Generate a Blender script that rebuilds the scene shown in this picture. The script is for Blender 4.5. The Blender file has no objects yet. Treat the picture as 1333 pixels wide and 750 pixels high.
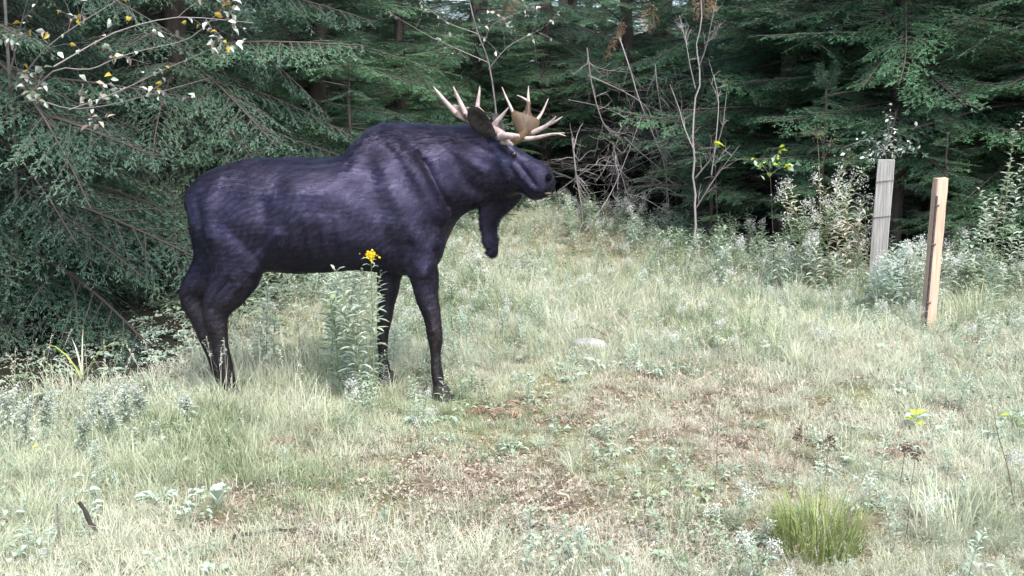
import bpy, math, random
import numpy as np
from mathutils import Vector

SC = bpy.context.scene
COL = SC.collection
rnd = random.Random(11)
R = np.random.default_rng(7)

# ------------------------------------------------------------------ camera
CAM_H = 1.95
FPX = 1280.0
PITCH = math.atan(225.0 / FPX)
cam_d = bpy.data.cameras.new('camera')
cam = bpy.data.objects.new('camera', cam_d)
COL.objects.link(cam)
cam.location = (0, 0, CAM_H)
cam.rotation_euler = (math.pi / 2 - PITCH, 0, 0)
cam_d.sensor_width = 36.0
cam_d.lens = 36.0 * FPX / 1333.0
cam_d.clip_start = 0.05
cam_d.clip_end = 2000
SC.camera = cam

# ------------------------------------------------------------------ sky and sun (soft light of an overcast clearing)
SUN_EL, SUN_AZ = math.radians(58), math.radians(150)     # azimuth from +Y, clockwise: behind and right of the camera
world = bpy.data.worlds.new('World')
SC.world = world
world.use_nodes = True
nt = world.node_tree
bg = nt.nodes['Background']
sky = nt.nodes.new('ShaderNodeTexSky')
sky.sky_type = 'NISHITA'
sky.sun_disc = False
sky.sun_elevation = SUN_EL
sky.sun_rotation = SUN_AZ
sky.air_density = 1.0
sky.dust_density = 3.0
sky.ozone_density = 1.0
nt.links.new(sky.outputs[0], bg.inputs[0])
bg.inputs[1].default_value = 0.15
sun_d = bpy.data.lights.new('sun', 'SUN')
sun_d.energy = 1.5
sun_d.angle = math.radians(40)
sun_d.color = (1.0, 0.97, 0.92)
sun = bpy.data.objects.new('sun', sun_d)
COL.objects.link(sun)
sd = Vector((math.sin(SUN_AZ) * math.cos(SUN_EL), math.cos(SUN_AZ) * math.cos(SUN_EL), math.sin(SUN_EL)))
sun.rotation_euler = sd.to_track_quat('Z', 'Y').to_euler()
sun.location = (4, -6, 12)

SC.view_settings.view_transform = 'Standard'
SC.view_settings.look = 'None'
SC.view_settings.gamma = 1.0
SC.view_settings.use_curve_mapping = False
SC.view_settings.exposure = 1.82
SC.render.engine = 'CYCLES'
SC.cycles.use_denoising = True
SC.cycles.use_adaptive_sampling = True
SC.cycles.adaptive_threshold = 0.03
SC.cycles.use_light_tree = False
SC.cycles.max_bounces = 3
SC.cycles.diffuse_bounces = 2
SC.cycles.glossy_bounces = 2
SC.cycles.transmission_bounces = 2

# ------------------------------------------------------------------ helpers: positions
_F = np.array([0, math.cos(PITCH), -math.sin(PITCH)])
_U = np.array([0, math.sin(PITCH), math.cos(PITCH)])
_X = np.array([1.0, 0, 0])


def gz(x, y):
    """height of the ground"""
    x = np.asarray(x, float); y = np.asarray(y, float)
    return (0.030 * np.sin(0.9 * x + 0.4) * np.cos(0.7 * y + 1.1) + 0.018 * np.sin(2.1 * x - 1.3 * y) +
            0.010 * np.sin(4.3 * x + 3.1 * y) + 0.25 * np.clip((np.abs(x) - 5.0) / 8.0, 0, 2) +
            0.2 * np.clip((y - 20) / 10.0, 0, 3))


def ray(px, py):
    return _F * FPX + _X * (px - 666.5) + _U * (375.0 - py)


def at(px, py, Y):
    d = ray(px, py)
    return np.array([0, 0, CAM_H]) + d * (Y / d[1])


def on_ground(px, py):
    d = ray(px, py)
    z = 0.0
    for _ in range(4):
        t = (z - CAM_H) / d[2]
        z = float(gz(d[0] * t, d[1] * t))
    return np.array([d[0] * t, d[1] * t, z])


def at_x(px, Y):
    x = at(px, 375, Y)[0]
    return np.array([x, Y, float(gz(x, Y))])


# ------------------------------------------------------------------ helpers: meshes
class MB:
    """collects triangles and quads with one tint value for each vertex"""
    def __init__(self):
        self.V, self.T, self.F, self.M = [], [], [], []
        self.n = 0

    def add(self, V, F, tint=0.5, mat=0):
        V = np.asarray(V, float).reshape(-1, 3)
        F = np.asarray(F, int)
        self.V.append(V)
        self.T.append(np.broadcast_to(np.asarray(tint, float), (len(V),)).copy())
        self.F.append(F + self.n)
        self.M.append(np.full(len(F), mat, int))
        self.n += len(V)

    def mesh(self, name, mats, smooth=True):
        me = bpy.data.meshes.new(name)
        V = np.concatenate(self.V)
        tot = np.concatenate([np.full(len(f), f.shape[1], int) for f in self.F])
        loops = np.concatenate([f.ravel() for f in self.F])
        start = np.concatenate([[0], np.cumsum(tot)[:-1]])
        me.vertices.add(len(V))
        me.vertices.foreach_set('co', V.ravel())
        me.loops.add(len(loops))
        me.loops.foreach_set('vertex_index', loops)
        me.polygons.add(len(tot))
        me.polygons.foreach_set('loop_start', start)
        me.polygons.foreach_set('loop_total', tot)
        me.polygons.foreach_set('material_index', np.concatenate(self.M))
        me.polygons.foreach_set('use_smooth', np.full(len(tot), smooth))
        a = me.attributes.new('tint', 'FLOAT', 'POINT')
        a.data.foreach_set('value', np.concatenate(self.T))
        for m in (mats if isinstance(mats, (list, tuple)) else [mats]):
            me.materials.append(m)
        me.update(calc_edges=True)
        me.validate()
        return me


def obj(name, me, parent=None, loc=None):
    o = bpy.data.objects.new(name, me)
    COL.objects.link(o)
    if parent is not None:
        o.parent = parent
    if loc is not None:
        o.location = tuple(loc)
    return o


def tag(o, label=None, cat=None, group=None, kind=None):
    if label: o['label'] = label
    if cat: o['category'] = cat
    if group: o['group'] = group
    if kind: o['kind'] = kind
    return o


def thing(name, loc, label, cat, group=None, rz=0.0):
    o = bpy.data.objects.new(name, None)
    COL.objects.link(o)
    o.empty_display_size = 0.1
    o.location = tuple(loc)
    o.rotation_euler = (0, 0, rz)
    return tag(o, label, cat, group)


def copy_tree(o, parent=None):
    c = o.copy()
    COL.objects.link(c)
    c.parent = parent
    for ch in list(o.children):
        copy_tree(ch, c)
    return c


def nrm(v):
    return v / np.maximum(np.linalg.norm(v, axis=-1, keepdims=True), 1e-9)


def tube(mb, P, rad, sides=6, tint=0.5, mat=0, ry=None, ref=None, cap=True):
    """a tapered tube along P; rad across in the reference direction, ry in the other"""
    P = np.asarray(P, float)
    n = len(P)
    rad = np.broadcast_to(np.asarray(rad, float), (n,))
    ry = rad if ry is None else np.broadcast_to(np.asarray(ry, float), (n,))
    T = nrm(np.gradient(P, axis=0))
    if ref is None:
        d = P[-1] - P[0]
        ref = np.eye(3)[int(np.argmin(np.abs(d)))]
    A = nrm(np.cross(T, ref))
    B = np.cross(T, A)
    th = np.arange(sides) * 2 * math.pi / sides
    V = (P[:, None, :] + A[:, None, :] * (np.cos(th)[None, :, None] * rad[:, None, None]) +
         B[:, None, :] * (np.sin(th)[None, :, None] * ry[:, None, None])).reshape(-1, 3)
    i = np.arange(n - 1)[:, None] * sides
    j = np.arange(sides)[None, :]
    j2 = (j + 1) % sides
    F = np.stack([i + j, i + j2, i + sides + j2, i + sides + j], -1).reshape(-1, 4)
    tt = np.repeat(np.broadcast_to(np.asarray(tint, float), (n,)), sides)
    mb.add(V, F, tt, mat)
    if cap:
        for k, c in ((0, P[0]), (n - 1, P[-1])):
            ring = V[k * sides:(k + 1) * sides]
            Vc = np.vstack([ring, c[None]])
            a = np.arange(sides)
            Fc = np.stack([a, (a + 1) % sides, np.full(sides, sides)], -1)
            if k == 0:
                Fc = Fc[:, ::-1]
            mb.add(Vc, Fc, float(np.mean(tt[k * sides:(k + 1) * sides])), mat)


def prisms(mb, A, B, r0, r1, tint=0.3, mat=0):
    """many three-sided twigs at once"""
    A = np.asarray(A, float); B = np.asarray(B, float)
    n = len(A)
    d = nrm(B - A)
    s = nrm(np.cross(d, np.array([0.13, 0.31, 0.94])))
    u = np.cross(d, s)
    V = []
    for C, r in ((A, r0), (B, r1)):
        r = np.broadcast_to(np.asarray(r, float), (n,))[:, None]
        for a in (0, 2.094, 4.189):
            V.append(C + (s * math.cos(a) + u * math.sin(a)) * r)
    V = np.stack(V, 1).reshape(-1, 3)
    b = np.arange(n)[:, None] * 6
    F = np.concatenate([b + np.array([[j, (j + 1) % 3, 3 + (j + 1) % 3, 3 + j]]) for j in range(3)])
    mb.add(V, F, np.repeat(np.broadcast_to(np.asarray(tint, float), (n,)), 6), mat)


def leaves(mb, P, D, N, L, W, tint=0.5, mat=0, droop=0.2, fold=0.25, wide=0.45):
    """lance-shaped leaves folded along the midrib: base P, direction D, upper side N"""
    P = np.asarray(P, float).reshape(-1, 3)
    n = len(P)
    D = nrm(np.asarray(D, float)); N = np.asarray(N, float)
    S = nrm(np.cross(D, N)); N = np.cross(S, D)
    L = np.broadcast_to(np.asarray(L, float), (n,))[:, None]
    W = np.broadcast_to(np.asarray(W, float), (n,))[:, None]
    z = np.array([0, 0, 1.0])
    m = P + D * L * wide - z * L * droop * 0.15
    m2 = P + D * L * 0.75 - z * L * droop * 0.5
    t = P + D * L - z * L * droop
    V = np.stack([P, m + S * W + N * W * fold * 2, m, m - S * W + N * W * fold * 2,
                  m2 + S * W * 0.62 + N * W * fold, m2 - S * W * 0.62 + N * W * fold, t], 1).reshape(-1, 3)
    b = np.arange(n)[:, None] * 7
    F = np.concatenate([b + np.array([f]) for f in ((0, 2, 1), (0, 3, 2), (2, 6, 4), (2, 4, 1), (2, 5, 6), (2, 3, 5))])
    mb.add(V, F, np.repeat(np.broadcast_to(np.asarray(tint, float), (n,)), 7), mat)


def blades(mb, P, H, lean, az, W, curl=0.6, tint=0.5, mat=0):
    """grass blades bending over in direction az"""
    P = np.asarray(P, float).reshape(-1, 3)
    n = len(P)
    H = np.broadcast_to(H, (n,)); lean = np.broadcast_to(lean, (n,)); W = np.broadcast_to(W, (n,))
    curl = np.broadcast_to(curl, (n,))
    out = np.stack([np.cos(az), np.sin(az), np.zeros(n)], 1)
    side = np.stack([-np.sin(az), np.cos(az), np.zeros(n)], 1)
    up = np.array([0, 0, 1.0])
    pts = [P]
    a = lean.copy()
    for k in range(4):
        d = out * np.sin(a)[:, None] + up * np.cos(a)[:, None]
        pts.append(pts[-1] + d * (H / 4)[:, None])
        a = a + curl * (0.35 + 0.25 * k)
    ws = [1.0, 0.95, 0.8, 0.5]
    V = []
    for k in range(4):
        w = (W * ws[k] / 2)[:, None]
        V += [pts[k] - side * w, pts[k] + side * w]
    V.append(pts[4])
    V = np.stack(V, 1).reshape(-1, 3)
    b = np.arange(n)[:, None] * 9
    tt = np.repeat(np.broadcast_to(np.asarray(tint, float), (n,)), 9)
    Fq = np.concatenate([b + np.array([[2 * k, 2 * k + 1, 2 * k + 3, 2 * k + 2]]) for k in range(3)])
    mb.add(V, Fq, tt, mat)
    nb = mb.n - len(V)
    Ft = b + np.array([[6, 7, 8]])
    mb.F.append(Ft + nb)
    mb.M.append(np.full(n, mat, int))


# ------------------------------------------------------------------ materials
def new_mat(name):
    m = bpy.data.materials.new(name)
    m.use_nodes = True
    n = m.node_tree
    for x in list(n.nodes):
        n.nodes.remove(x)
    out = n.nodes.new('ShaderNodeOutputMaterial')
    return m, n, out


def mixc(n, fac, a, b):
    x = n.nodes.new('ShaderNodeMix')
    x.data_type = 'RGBA'
    if isinstance(fac, (int, float)):
        x.inputs[0].default_value = fac
    else:
        n.links.new(fac, x.inputs[0])
    for k, c in ((6, a), (7, b)):
        if isinstance(c, tuple):
            x.inputs[k].default_value = (*c, 1)
        else:
            n.links.new(c, x.inputs[k])
    return x.outputs[2]


def mathn(n, op, a, b, clamp=False):
    x = n.nodes.new('ShaderNodeMath')
    x.operation = op
    x.use_clamp = clamp
    for k, c in ((0, a), (1, b)):
        if isinstance(c, (int, float)):
            x.inputs[k].default_value = c
        else:
            n.links.new(c, x.inputs[k])
    return x.outputs[0]


def noise_fac(n, scale, detail=2.0, lo=0.35, hi=0.65, space='world', stretch=None):
    if space == 'world':
        v = n.nodes.new('ShaderNodeNewGeometry').outputs['Position']
    else:
        v = n.nodes.new('ShaderNodeTexCoord').outputs['Object']
    if stretch:
        mp = n.nodes.new('ShaderNodeMapping')
        mp.inputs['Scale'].default_value = stretch
        n.links.new(v, mp.inputs[0]); v = mp.outputs[0]
    t = n.nodes.new('ShaderNodeTexNoise')
    t.inputs['Scale'].default_value = scale
    t.inputs['Detail'].default_value = detail
    n.links.new(v, t.inputs['Vector'])
    r = n.nodes.new('ShaderNodeMapRange')
    r.inputs[1].default_value = lo
    r.inputs[2].default_value = hi
    n.links.new(t.outputs[0], r.inputs[0])
    return r.outputs[0]


def leaf_mat(name, dark, light, alt=None, alt_scale=0.7, alt_rng=(0.4, 0.6), trans=0.3, rough=0.55, spec=0.35, rand=0.8):
    """leaf colours: tint picks dark to light, each plant shifts a little, alt comes in patches over the ground"""
    m, n, out = new_mat(name)
    at_ = n.nodes.new('ShaderNodeAttribute'); at_.attribute_name = 'tint'
    oi = n.nodes.new('ShaderNodeObjectInfo')
    r = mathn(n, 'SUBTRACT', oi.outputs['Random'], 0.5)
    r = mathn(n, 'MULTIPLY', r, rand)
    f = mathn(n, 'ADD', at_.outputs['Fac'], r, clamp=True)
    c = mixc(n, f, dark, light)
    if alt:
        c = mixc(n, noise_fac(n, alt_scale, 3.0, *alt_rng), c, alt)
    p = n.nodes.new('ShaderNodeBsdfPrincipled')
    n.links.new(c, p.inputs['Base Color'])
    p.inputs['Roughness'].default_value = rough
    p.inputs['Specular IOR Level'].default_value = spec
    t = n.nodes.new('ShaderNodeBsdfTranslucent')
    n.links.new(c, t.inputs[0])
    mx = n.nodes.new('ShaderNodeMixShader')
    mx.inputs[0].default_value = trans
    n.links.new(p.outputs[0], mx.inputs[1]); n.links.new(t.outputs[0], mx.inputs[2])
    n.links.new(mx.outputs[0], out.inputs[0])
    return m


def solid_mat(name, a, b, scale=8.0, rough=0.8, stretch=None, bump=0.3, spec=0.3, detail=5.0, lo=0.3, hi=0.7):
    m, n, out = new_mat(name)
    f = noise_fac(n, scale, detail, lo, hi, 'object', stretch)
    c = mixc(n, f, a, b)
    p = n.nodes.new('ShaderNodeBsdfPrincipled')
    n.links.new(c, p.inputs['Base Color'])
    p.inputs['Roughness'].default_value = rough
    p.inputs['Specular IOR Level'].default_value = spec
    if bump:
        bm = n.nodes.new('ShaderNodeBump')
        bm.inputs['Strength'].default_value = bump
        bm.inputs['Distance'].default_value = 0.01
        n.links.new(f, bm.inputs['Height'])
        n.links.new(bm.outputs[0], p.inputs['Normal'])
    n.links.new(p.outputs[0], out.inputs[0])
    return m


M = {}
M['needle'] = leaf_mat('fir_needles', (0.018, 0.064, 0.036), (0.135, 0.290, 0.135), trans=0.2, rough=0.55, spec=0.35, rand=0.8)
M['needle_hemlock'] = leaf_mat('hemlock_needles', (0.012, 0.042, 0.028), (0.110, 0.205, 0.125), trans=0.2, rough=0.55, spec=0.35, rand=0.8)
M['twig'] = leaf_mat('twig_bark', (0.035, 0.029, 0.024), (0.10, 0.085, 0.07), trans=0.0, rough=0.85)
M['dead_twig'] = leaf_mat('dead_twig_bark', (0.10, 0.085, 0.08), (0.34, 0.31, 0.30), trans=0.0, rough=0.85)
M['bark'] = solid_mat('tree_bark', (0.025, 0.020, 0.017), (0.080, 0.066, 0.056), 10, 0.9, (1, 1, 0.25), 0.8)
M['grey_bark'] = solid_mat('grey_bark', (0.07, 0.065, 0.06), (0.20, 0.19, 0.18), 14, 0.85, (1, 1, 0.4), 0.4)
M['grass'] = leaf_mat('meadow_grass', (0.10, 0.145, 0.07), (0.47, 0.52, 0.33), alt=(0.55, 0.57, 0.42), alt_scale=0.9, trans=0.35, rand=0.7)
M['straw'] = leaf_mat('dry_grass', (0.28, 0.25, 0.17), (0.72, 0.67, 0.54), alt=(0.50, 0.54, 0.42), alt_scale=1.1, trans=0.3, rand=0.7)
M['weed'] = leaf_mat('weed_leaves', (0.085, 0.15, 0.075), (0.34, 0.42, 0.26), alt=(0.40, 0.50, 0.40), alt_scale=0.8, trans=0.3, rand=0.7, spec=0.5)
M['pale_leaf'] = leaf_mat('pale_leaves', (0.20, 0.27, 0.18), (0.52, 0.58, 0.48), trans=0.3, rand=0.4, spec=0.5)
M['white_fluff'] = leaf_mat('seed_fluff', (0.42, 0.42, 0.37), (0.74, 0.74, 0.70), trans=0.3, rand=0.2)
M['yellow'] = leaf_mat('yellow_petals', (0.70, 0.46, 0.01), (0.90, 0.72, 0.03), trans=0.25, rand=0.2)
M['lime'] = leaf_mat('yellow_green_leaves', (0.30, 0.42, 0.03), (0.60, 0.70, 0.08), trans=0.35, rand=0.2)
M['brown_leaf'] = leaf_mat('fallen_leaves', (0.15, 0.10, 0.07), (0.36, 0.27, 0.205), alt=(0.34, 0.30, 0.24), alt_scale=2.0, trans=0.15, rand=0.9)
M['dead_fern'] = leaf_mat('dead_fern', (0.20, 0.125, 0.08), (0.46, 0.33, 0.24), trans=0.25, rand=0.5)
M['stalk'] = leaf_mat('dead_stalk', (0.09, 0.065, 0.045), (0.24, 0.18, 0.12), trans=0.0, rand=0.5, rough=0.8)
M['green_stem'] = leaf_mat('green_stem', (0.10, 0.13, 0.05), (0.26, 0.26, 0.13), trans=0.0, rand=0.5)

# ------------------------------------------------------------------ ground
# the edge of the clearing, from the left foreground round the back to the right
EDGE = np.array([(-6.0, 2.6), (-4.3, 5.3), (-3.2, 6.35), (-2.45, 7.3), (-2.2, 9.4), (-1.8, 13.0), (-1.1, 18.0), (0.4, 21.0), (1.5, 19.5),
                 (2.5, 15.5), (3.2, 13.2), (4.0, 12.0), (5.2, 11.6), (6.4, 11.0), (8.5, 9.0), (10, 3.0)])


def inside(x, y, grow=0.0):
    """signed distance to the clearing's edge: positive inside it"""
    x = np.atleast_1d(np.asarray(x, float)); y = np.atleast_1d(np.asarray(y, float))
    poly = np.vstack([EDGE, [(10, -6), (-6, -6)]])
    inn = np.zeros(len(x), bool)
    dist = np.full(len(x), 1e9)
    for i in range(len(poly)):
        x0, y0 = poly[i]; x1, y1 = poly[(i + 1) % len(poly)]
        c = ((y0 > y) != (y1 > y))
        xi = (x1 - x0) * (y - y0) / ((y1 - y0) if y1 != y0 else 1e-9) + x0
        inn ^= c & (x < xi)
        dx, dy = x1 - x0, y1 - y0
        t = np.clip(((x - x0) * dx + (y - y0) * dy) / (dx * dx + dy * dy), 0, 1)
        dist = np.minimum(dist, np.hypot(x - x0 - t * dx, y - y0 - t * dy))
    return np.where(inn, dist, -dist)


def ground_mat():
    m, n, out = new_mat('forest_ground')
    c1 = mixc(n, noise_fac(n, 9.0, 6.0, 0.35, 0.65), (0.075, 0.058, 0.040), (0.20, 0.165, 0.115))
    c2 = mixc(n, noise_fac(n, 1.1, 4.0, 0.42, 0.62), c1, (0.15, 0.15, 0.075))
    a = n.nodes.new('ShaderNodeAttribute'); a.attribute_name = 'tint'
    c3 = mixc(n, a.outputs['Fac'], (0.020, 0.020, 0.014), c2)  # forest soil outside the clearing, the shade of overhanging boughs painted in darker
    p = n.nodes.new('ShaderNodeBsdfPrincipled')
    n.links.new(c3, p.inputs['Base Color'])
    p.inputs['Roughness'].default_value = 0.95
    p.inputs['Specular IOR Level'].default_value = 0.1
    b = n.nodes.new('ShaderNodeBump')
    b.inputs['Strength'].default_value = 0.8
    b.inputs['Distance'].default_value = 0.03
    n.links.new(noise_fac(n, 28.0, 6.0, 0.2, 0.8), b.inputs['Height'])
    n.links.new(b.outputs[0], p.inputs['Normal'])
    n.links.new(p.outputs[0], out.inputs[0])
    return m


def build_ground():
    xs = np.concatenate([[-600, -200, -80, -40, -25], np.arange(-16, 16.01, 0.25), [25, 40, 80, 200, 600]])
    ys = np.concatenate([[-600, -200, -60, -20, -8], np.arange(-3, 32.01, 0.25), [40, 60, 100, 250, 700]])
    X, Y = np.meshgrid(xs, ys)
    Z = gz(np.clip(X, -16, 16), np.clip(Y, -3, 40))
    nx, ny = len(xs), len(ys)
    V = np.stack([X, Y, Z], -1).reshape(-1, 3)
    i = (np.arange(ny - 1)[:, None] * nx + np.arange(nx - 1)[None, :]).ravel()
    F = np.stack([i, i + 1, i + nx + 1, i + nx], -1)
    mb = MB()
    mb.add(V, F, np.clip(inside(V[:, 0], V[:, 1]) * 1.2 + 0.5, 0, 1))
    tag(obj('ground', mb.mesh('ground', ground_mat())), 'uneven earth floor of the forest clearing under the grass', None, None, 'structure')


build_ground()


# ------------------------------------------------------------------ scatter (stuff): one object that carries many tufts
def proto_collection(name, meshes):
    c = bpy.data.collections.new(name)
    for k, me in enumerate(meshes):
        o = bpy.data.objects.new('%s_%02d' % (name, k), me)
        c.objects.link(o)
    return c


_GN = {}


def gn_group(coll):
    if coll.name in _GN:
        return _GN[coll.name]
    g = bpy.data.node_groups.new('scatter_' + coll.name, 'GeometryNodeTree')
    g.interface.new_socket('Geometry', in_out='INPUT', socket_type='NodeSocketGeometry')
    g.interface.new_socket('Geometry', in_out='OUTPUT', socket_type='NodeSocketGeometry')
    N, L = g.nodes, g.links
    gi, go = N.new('NodeGroupInput'), N.new('NodeGroupOutput')
    ci = N.new('GeometryNodeCollectionInfo')
    ci.inputs['Collection'].default_value = coll
    ci.inputs['Separate Children'].default_value = True
    ci.inputs['Reset Children'].default_value = True
    ip = N.new('GeometryNodeInstanceOnPoints')

    def named(attr, t):
        x = N.new('GeometryNodeInputNamedAttribute')
        x.data_type = t
        x.inputs['Name'].default_value = attr
        return x.outputs['Attribute']
    L.new(gi.outputs[0], ip.inputs['Points'])
    L.new(ci.outputs[0], ip.inputs['Instance'])
    ip.inputs['Pick Instance'].default_value = True
    L.new(named('pick', 'INT'), ip.inputs['Instance Index'])
    e = N.new('FunctionNodeEulerToRotation')
    L.new(named('turn', 'FLOAT_VECTOR'), e.inputs[0])
    L.new(e.outputs[0], ip.inputs['Rotation'])
    L.new(named('size', 'FLOAT_VECTOR'), ip.inputs['Scale'])
    L.new(ip.outputs[0], go.inputs[0])
    _GN[coll.name] = g
    return g


def scatter(name, coll, P, turn, size, pick, parent=None):
    me = bpy.data.meshes.new(name)
    n = len(P)
    me.vertices.add(n)
    me.vertices.foreach_set('co', np.asarray(P, float).ravel())
    size = np.asarray(size, float)
    if size.ndim == 1:
        size = np.repeat(size[:, None], 3, 1)
    a = me.attributes.new('turn', 'FLOAT_VECTOR', 'POINT'); a.data.foreach_set('vector', np.asarray(turn, float).ravel())
    a = me.attributes.new('size', 'FLOAT_VECTOR', 'POINT'); a.data.foreach_set('vector', size.ravel())
    a = me.attributes.new('pick', 'INT', 'POINT'); a.data.foreach_set('value', np.asarray(pick, np.int32))
    o = obj(name, me, parent)
    md = o.modifiers.new('scatter', 'NODES')
    md.node_group = gn_group(coll)
    return o


# ------------------------------------------------------------------ conifers
def bough(L, rng, droop, sec_len=0.40, needle=0.018, mats=None, bare=0.12, sag=0.25):
    """one flat conifer bough growing along +X, drooping towards the tip"""
    mb = MB()
    s = np.linspace(0, 1, 9)
    wob = rng.normal(0, 0.02 * L, 2)
    main = np.stack([L * s * (1 - 0.08 * droop * s), wob[0] * np.sin(s * 3) * s, 0.06 * L * s - droop * L * 0.38 * s ** 2 + 0.05 * L * s ** 4], 1)
    tube(mb, main, 0.0075 * L * (1 - s * 0.85) + 0.002, 5, 0.15, 0)
    segA, segB, tip = [], [], []
    ns = int(L / 0.045)
    for k in range(ns):
        u = bare + (0.985 - bare) * (k + rng.uniform(-.4, .4)) / ns
        u = min(max(u, 0.03), 0.99)
        p = np.array([np.interp(u, s, main[:, c]) for c in range(3)])
        p2 = np.array([np.interp(min(u + .05, 1), s, main[:, c]) for c in range(3)])
        ax = p2 - p; ax = ax / (np.linalg.norm(ax) + 1e-9)
        side = 1 if k % 2 else -1
        ang = rng.uniform(0.75, 1.15)
        lat = np.array([-ax[1], ax[0], 0]); lat /= np.linalg.norm(lat) + 1e-9
        d = ax * math.cos(ang) + lat * side * math.sin(ang) + np.array([0, 0, rng.normal(-0.05, 0.10)])
        d /= np.linalg.norm(d)
        sl = (sec_len * L * (1 - u) ** 0.75 * min(1, 0.35 + u / 0.22) + 0.07) * rng.uniform(0.6, 1.15)
        if rng.random() < 0.08:
            sl *= 0.4
        # secondary in three pieces, sagging
        q = [p]
        dd = d.copy()
        for j in range(3):
            dd = dd + np.array([0, 0, -sag * rng.uniform(0.3, 1.0) * 0.5]); dd = dd / np.linalg.norm(dd)
            q.append(q[-1] + dd * sl / 3)
        q = np.array(q)
        prisms(mb, q[:-1], q[1:], np.array([.0045, .0035, .0025]) * (0.6 + sl), np.array([.0035, .0025, .001]) * (0.6 + sl), 0.35, 0)
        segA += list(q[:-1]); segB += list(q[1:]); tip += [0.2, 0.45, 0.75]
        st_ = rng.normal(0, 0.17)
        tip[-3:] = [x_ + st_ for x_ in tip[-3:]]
        nt_ = max(2, int(sl / 0.034))
        w = np.linspace(0, 1, 4)
        lat2 = np.cross(dd, [0, 0, 1.0]); lat2 /= np.linalg.norm(lat2) + 1e-9
        for j in range(nt_):
            v = (j + 0.6) / nt_
            b0 = np.array([np.interp(v, w, q[:, c]) for c in range(3)])
            sg = 1 if j % 2 else -1
            a2 = rng.uniform(0.45, 0.75)
            d2 = dd * math.cos(a2) + lat2 * sg * math.sin(a2) + np.array([0, 0, rng.normal(-0.08, 0.12) - sag * 0.25])
            d2 /= np.linalg.norm(d2)
            tl = (0.40 * sl * (1 - v) + 0.035) * rng.uniform(0.6, 1.2)
            tl = min(tl, 0.22)
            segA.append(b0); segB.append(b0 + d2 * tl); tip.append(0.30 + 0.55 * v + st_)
    A, B, tp = np.array(segA), np.array(segB), np.array(tip)
    ln = np.linalg.norm(B - A, axis=1)
    cnt = np.maximum(2, (ln / 0.0105).astype(int))
    idx = np.repeat(np.arange(len(A)), cnt)
    f = rng.random(len(idx))
    P = A[idx] + (B - A)[idx] * f[:, None]
    d = nrm(B - A)[idx]
    w = nrm(np.cross(d, np.array([0, 0, 1.0]) + rng.normal(0, 0.25, (len(idx), 3))))
    sg = np.where(rng.random(len(idx)) < 0.5, 1.0, -1.0)[:, None]
    nd = nrm(d * 0.9 + w * sg * 0.62 + rng.normal(0, 0.12, (len(idx), 3)))
    nl = needle * 1.3 * rng.uniform(0.7, 1.25, len(idx))[:, None]
    hw = 0.0036
    V = np.stack([P - d * hw, P + d * hw, P + nd * nl + d * hw * 0.6, P + nd * nl - d * hw * 0.6], 1).reshape(-1, 3)
    F = np.arange(len(V)).reshape(-1, 4)
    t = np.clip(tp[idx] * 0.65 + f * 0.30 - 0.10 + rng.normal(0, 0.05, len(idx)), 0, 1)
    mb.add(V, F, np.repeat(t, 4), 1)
    return mb.mesh('bough', mats)


def dead_bough(L, rng):
    mb = MB()
    A, B, r0 = [], [], []

    def grow(p, d, l, r, dep):
        k = max(2, int(l / 0.16))
        for j in range(k):
            d = d + rng.normal(0, 0.13, 3) + np.array([0, 0, -0.03]); d = d / np.linalg.norm(d)
            q = p + d * l / k
            A.append(p); B.append(q); r0.append(r * (1 - 0.6 * j / k))
            p = q
            if dep < 2 and rng.random() < 0.8:
                side = rng.normal(0, 1, 3); side[2] *= 0.35
                e = d * 0.7 + side / np.linalg.norm(side) * 0.8
                grow(p, e / np.linalg.norm(e), l * rng.uniform(0.25, 0.5) * (1 - 0.4 * j / k), r * 0.55, dep + 1)
    grow(np.zeros(3), np.array([1.0, 0, -0.05]), L, 0.011 * L, 0)
    prisms(mb, A, B, np.array(r0), np.array(r0) * 0.8, R.uniform(0, 0.7, len(A)), 0)
    return mb.mesh('dead_bough', [M['dead_twig']])


rb = np.random.default_rng(3)
mf = [M['twig'], M['needle']]
mh = [M['twig'], M['needle_hemlock']]
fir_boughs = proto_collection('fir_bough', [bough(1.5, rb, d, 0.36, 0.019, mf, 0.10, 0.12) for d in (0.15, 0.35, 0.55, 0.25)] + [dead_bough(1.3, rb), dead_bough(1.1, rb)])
hem_boughs = proto_collection('hemlock_bough', [bough(1.6, rb, d, 0.42, 0.015, mh, 0.10, 0.42) for d in (0.5, 0.8, 1.1, 0.65)] + [dead_bough(1.3, rb), dead_bough(1.5, rb)])


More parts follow.
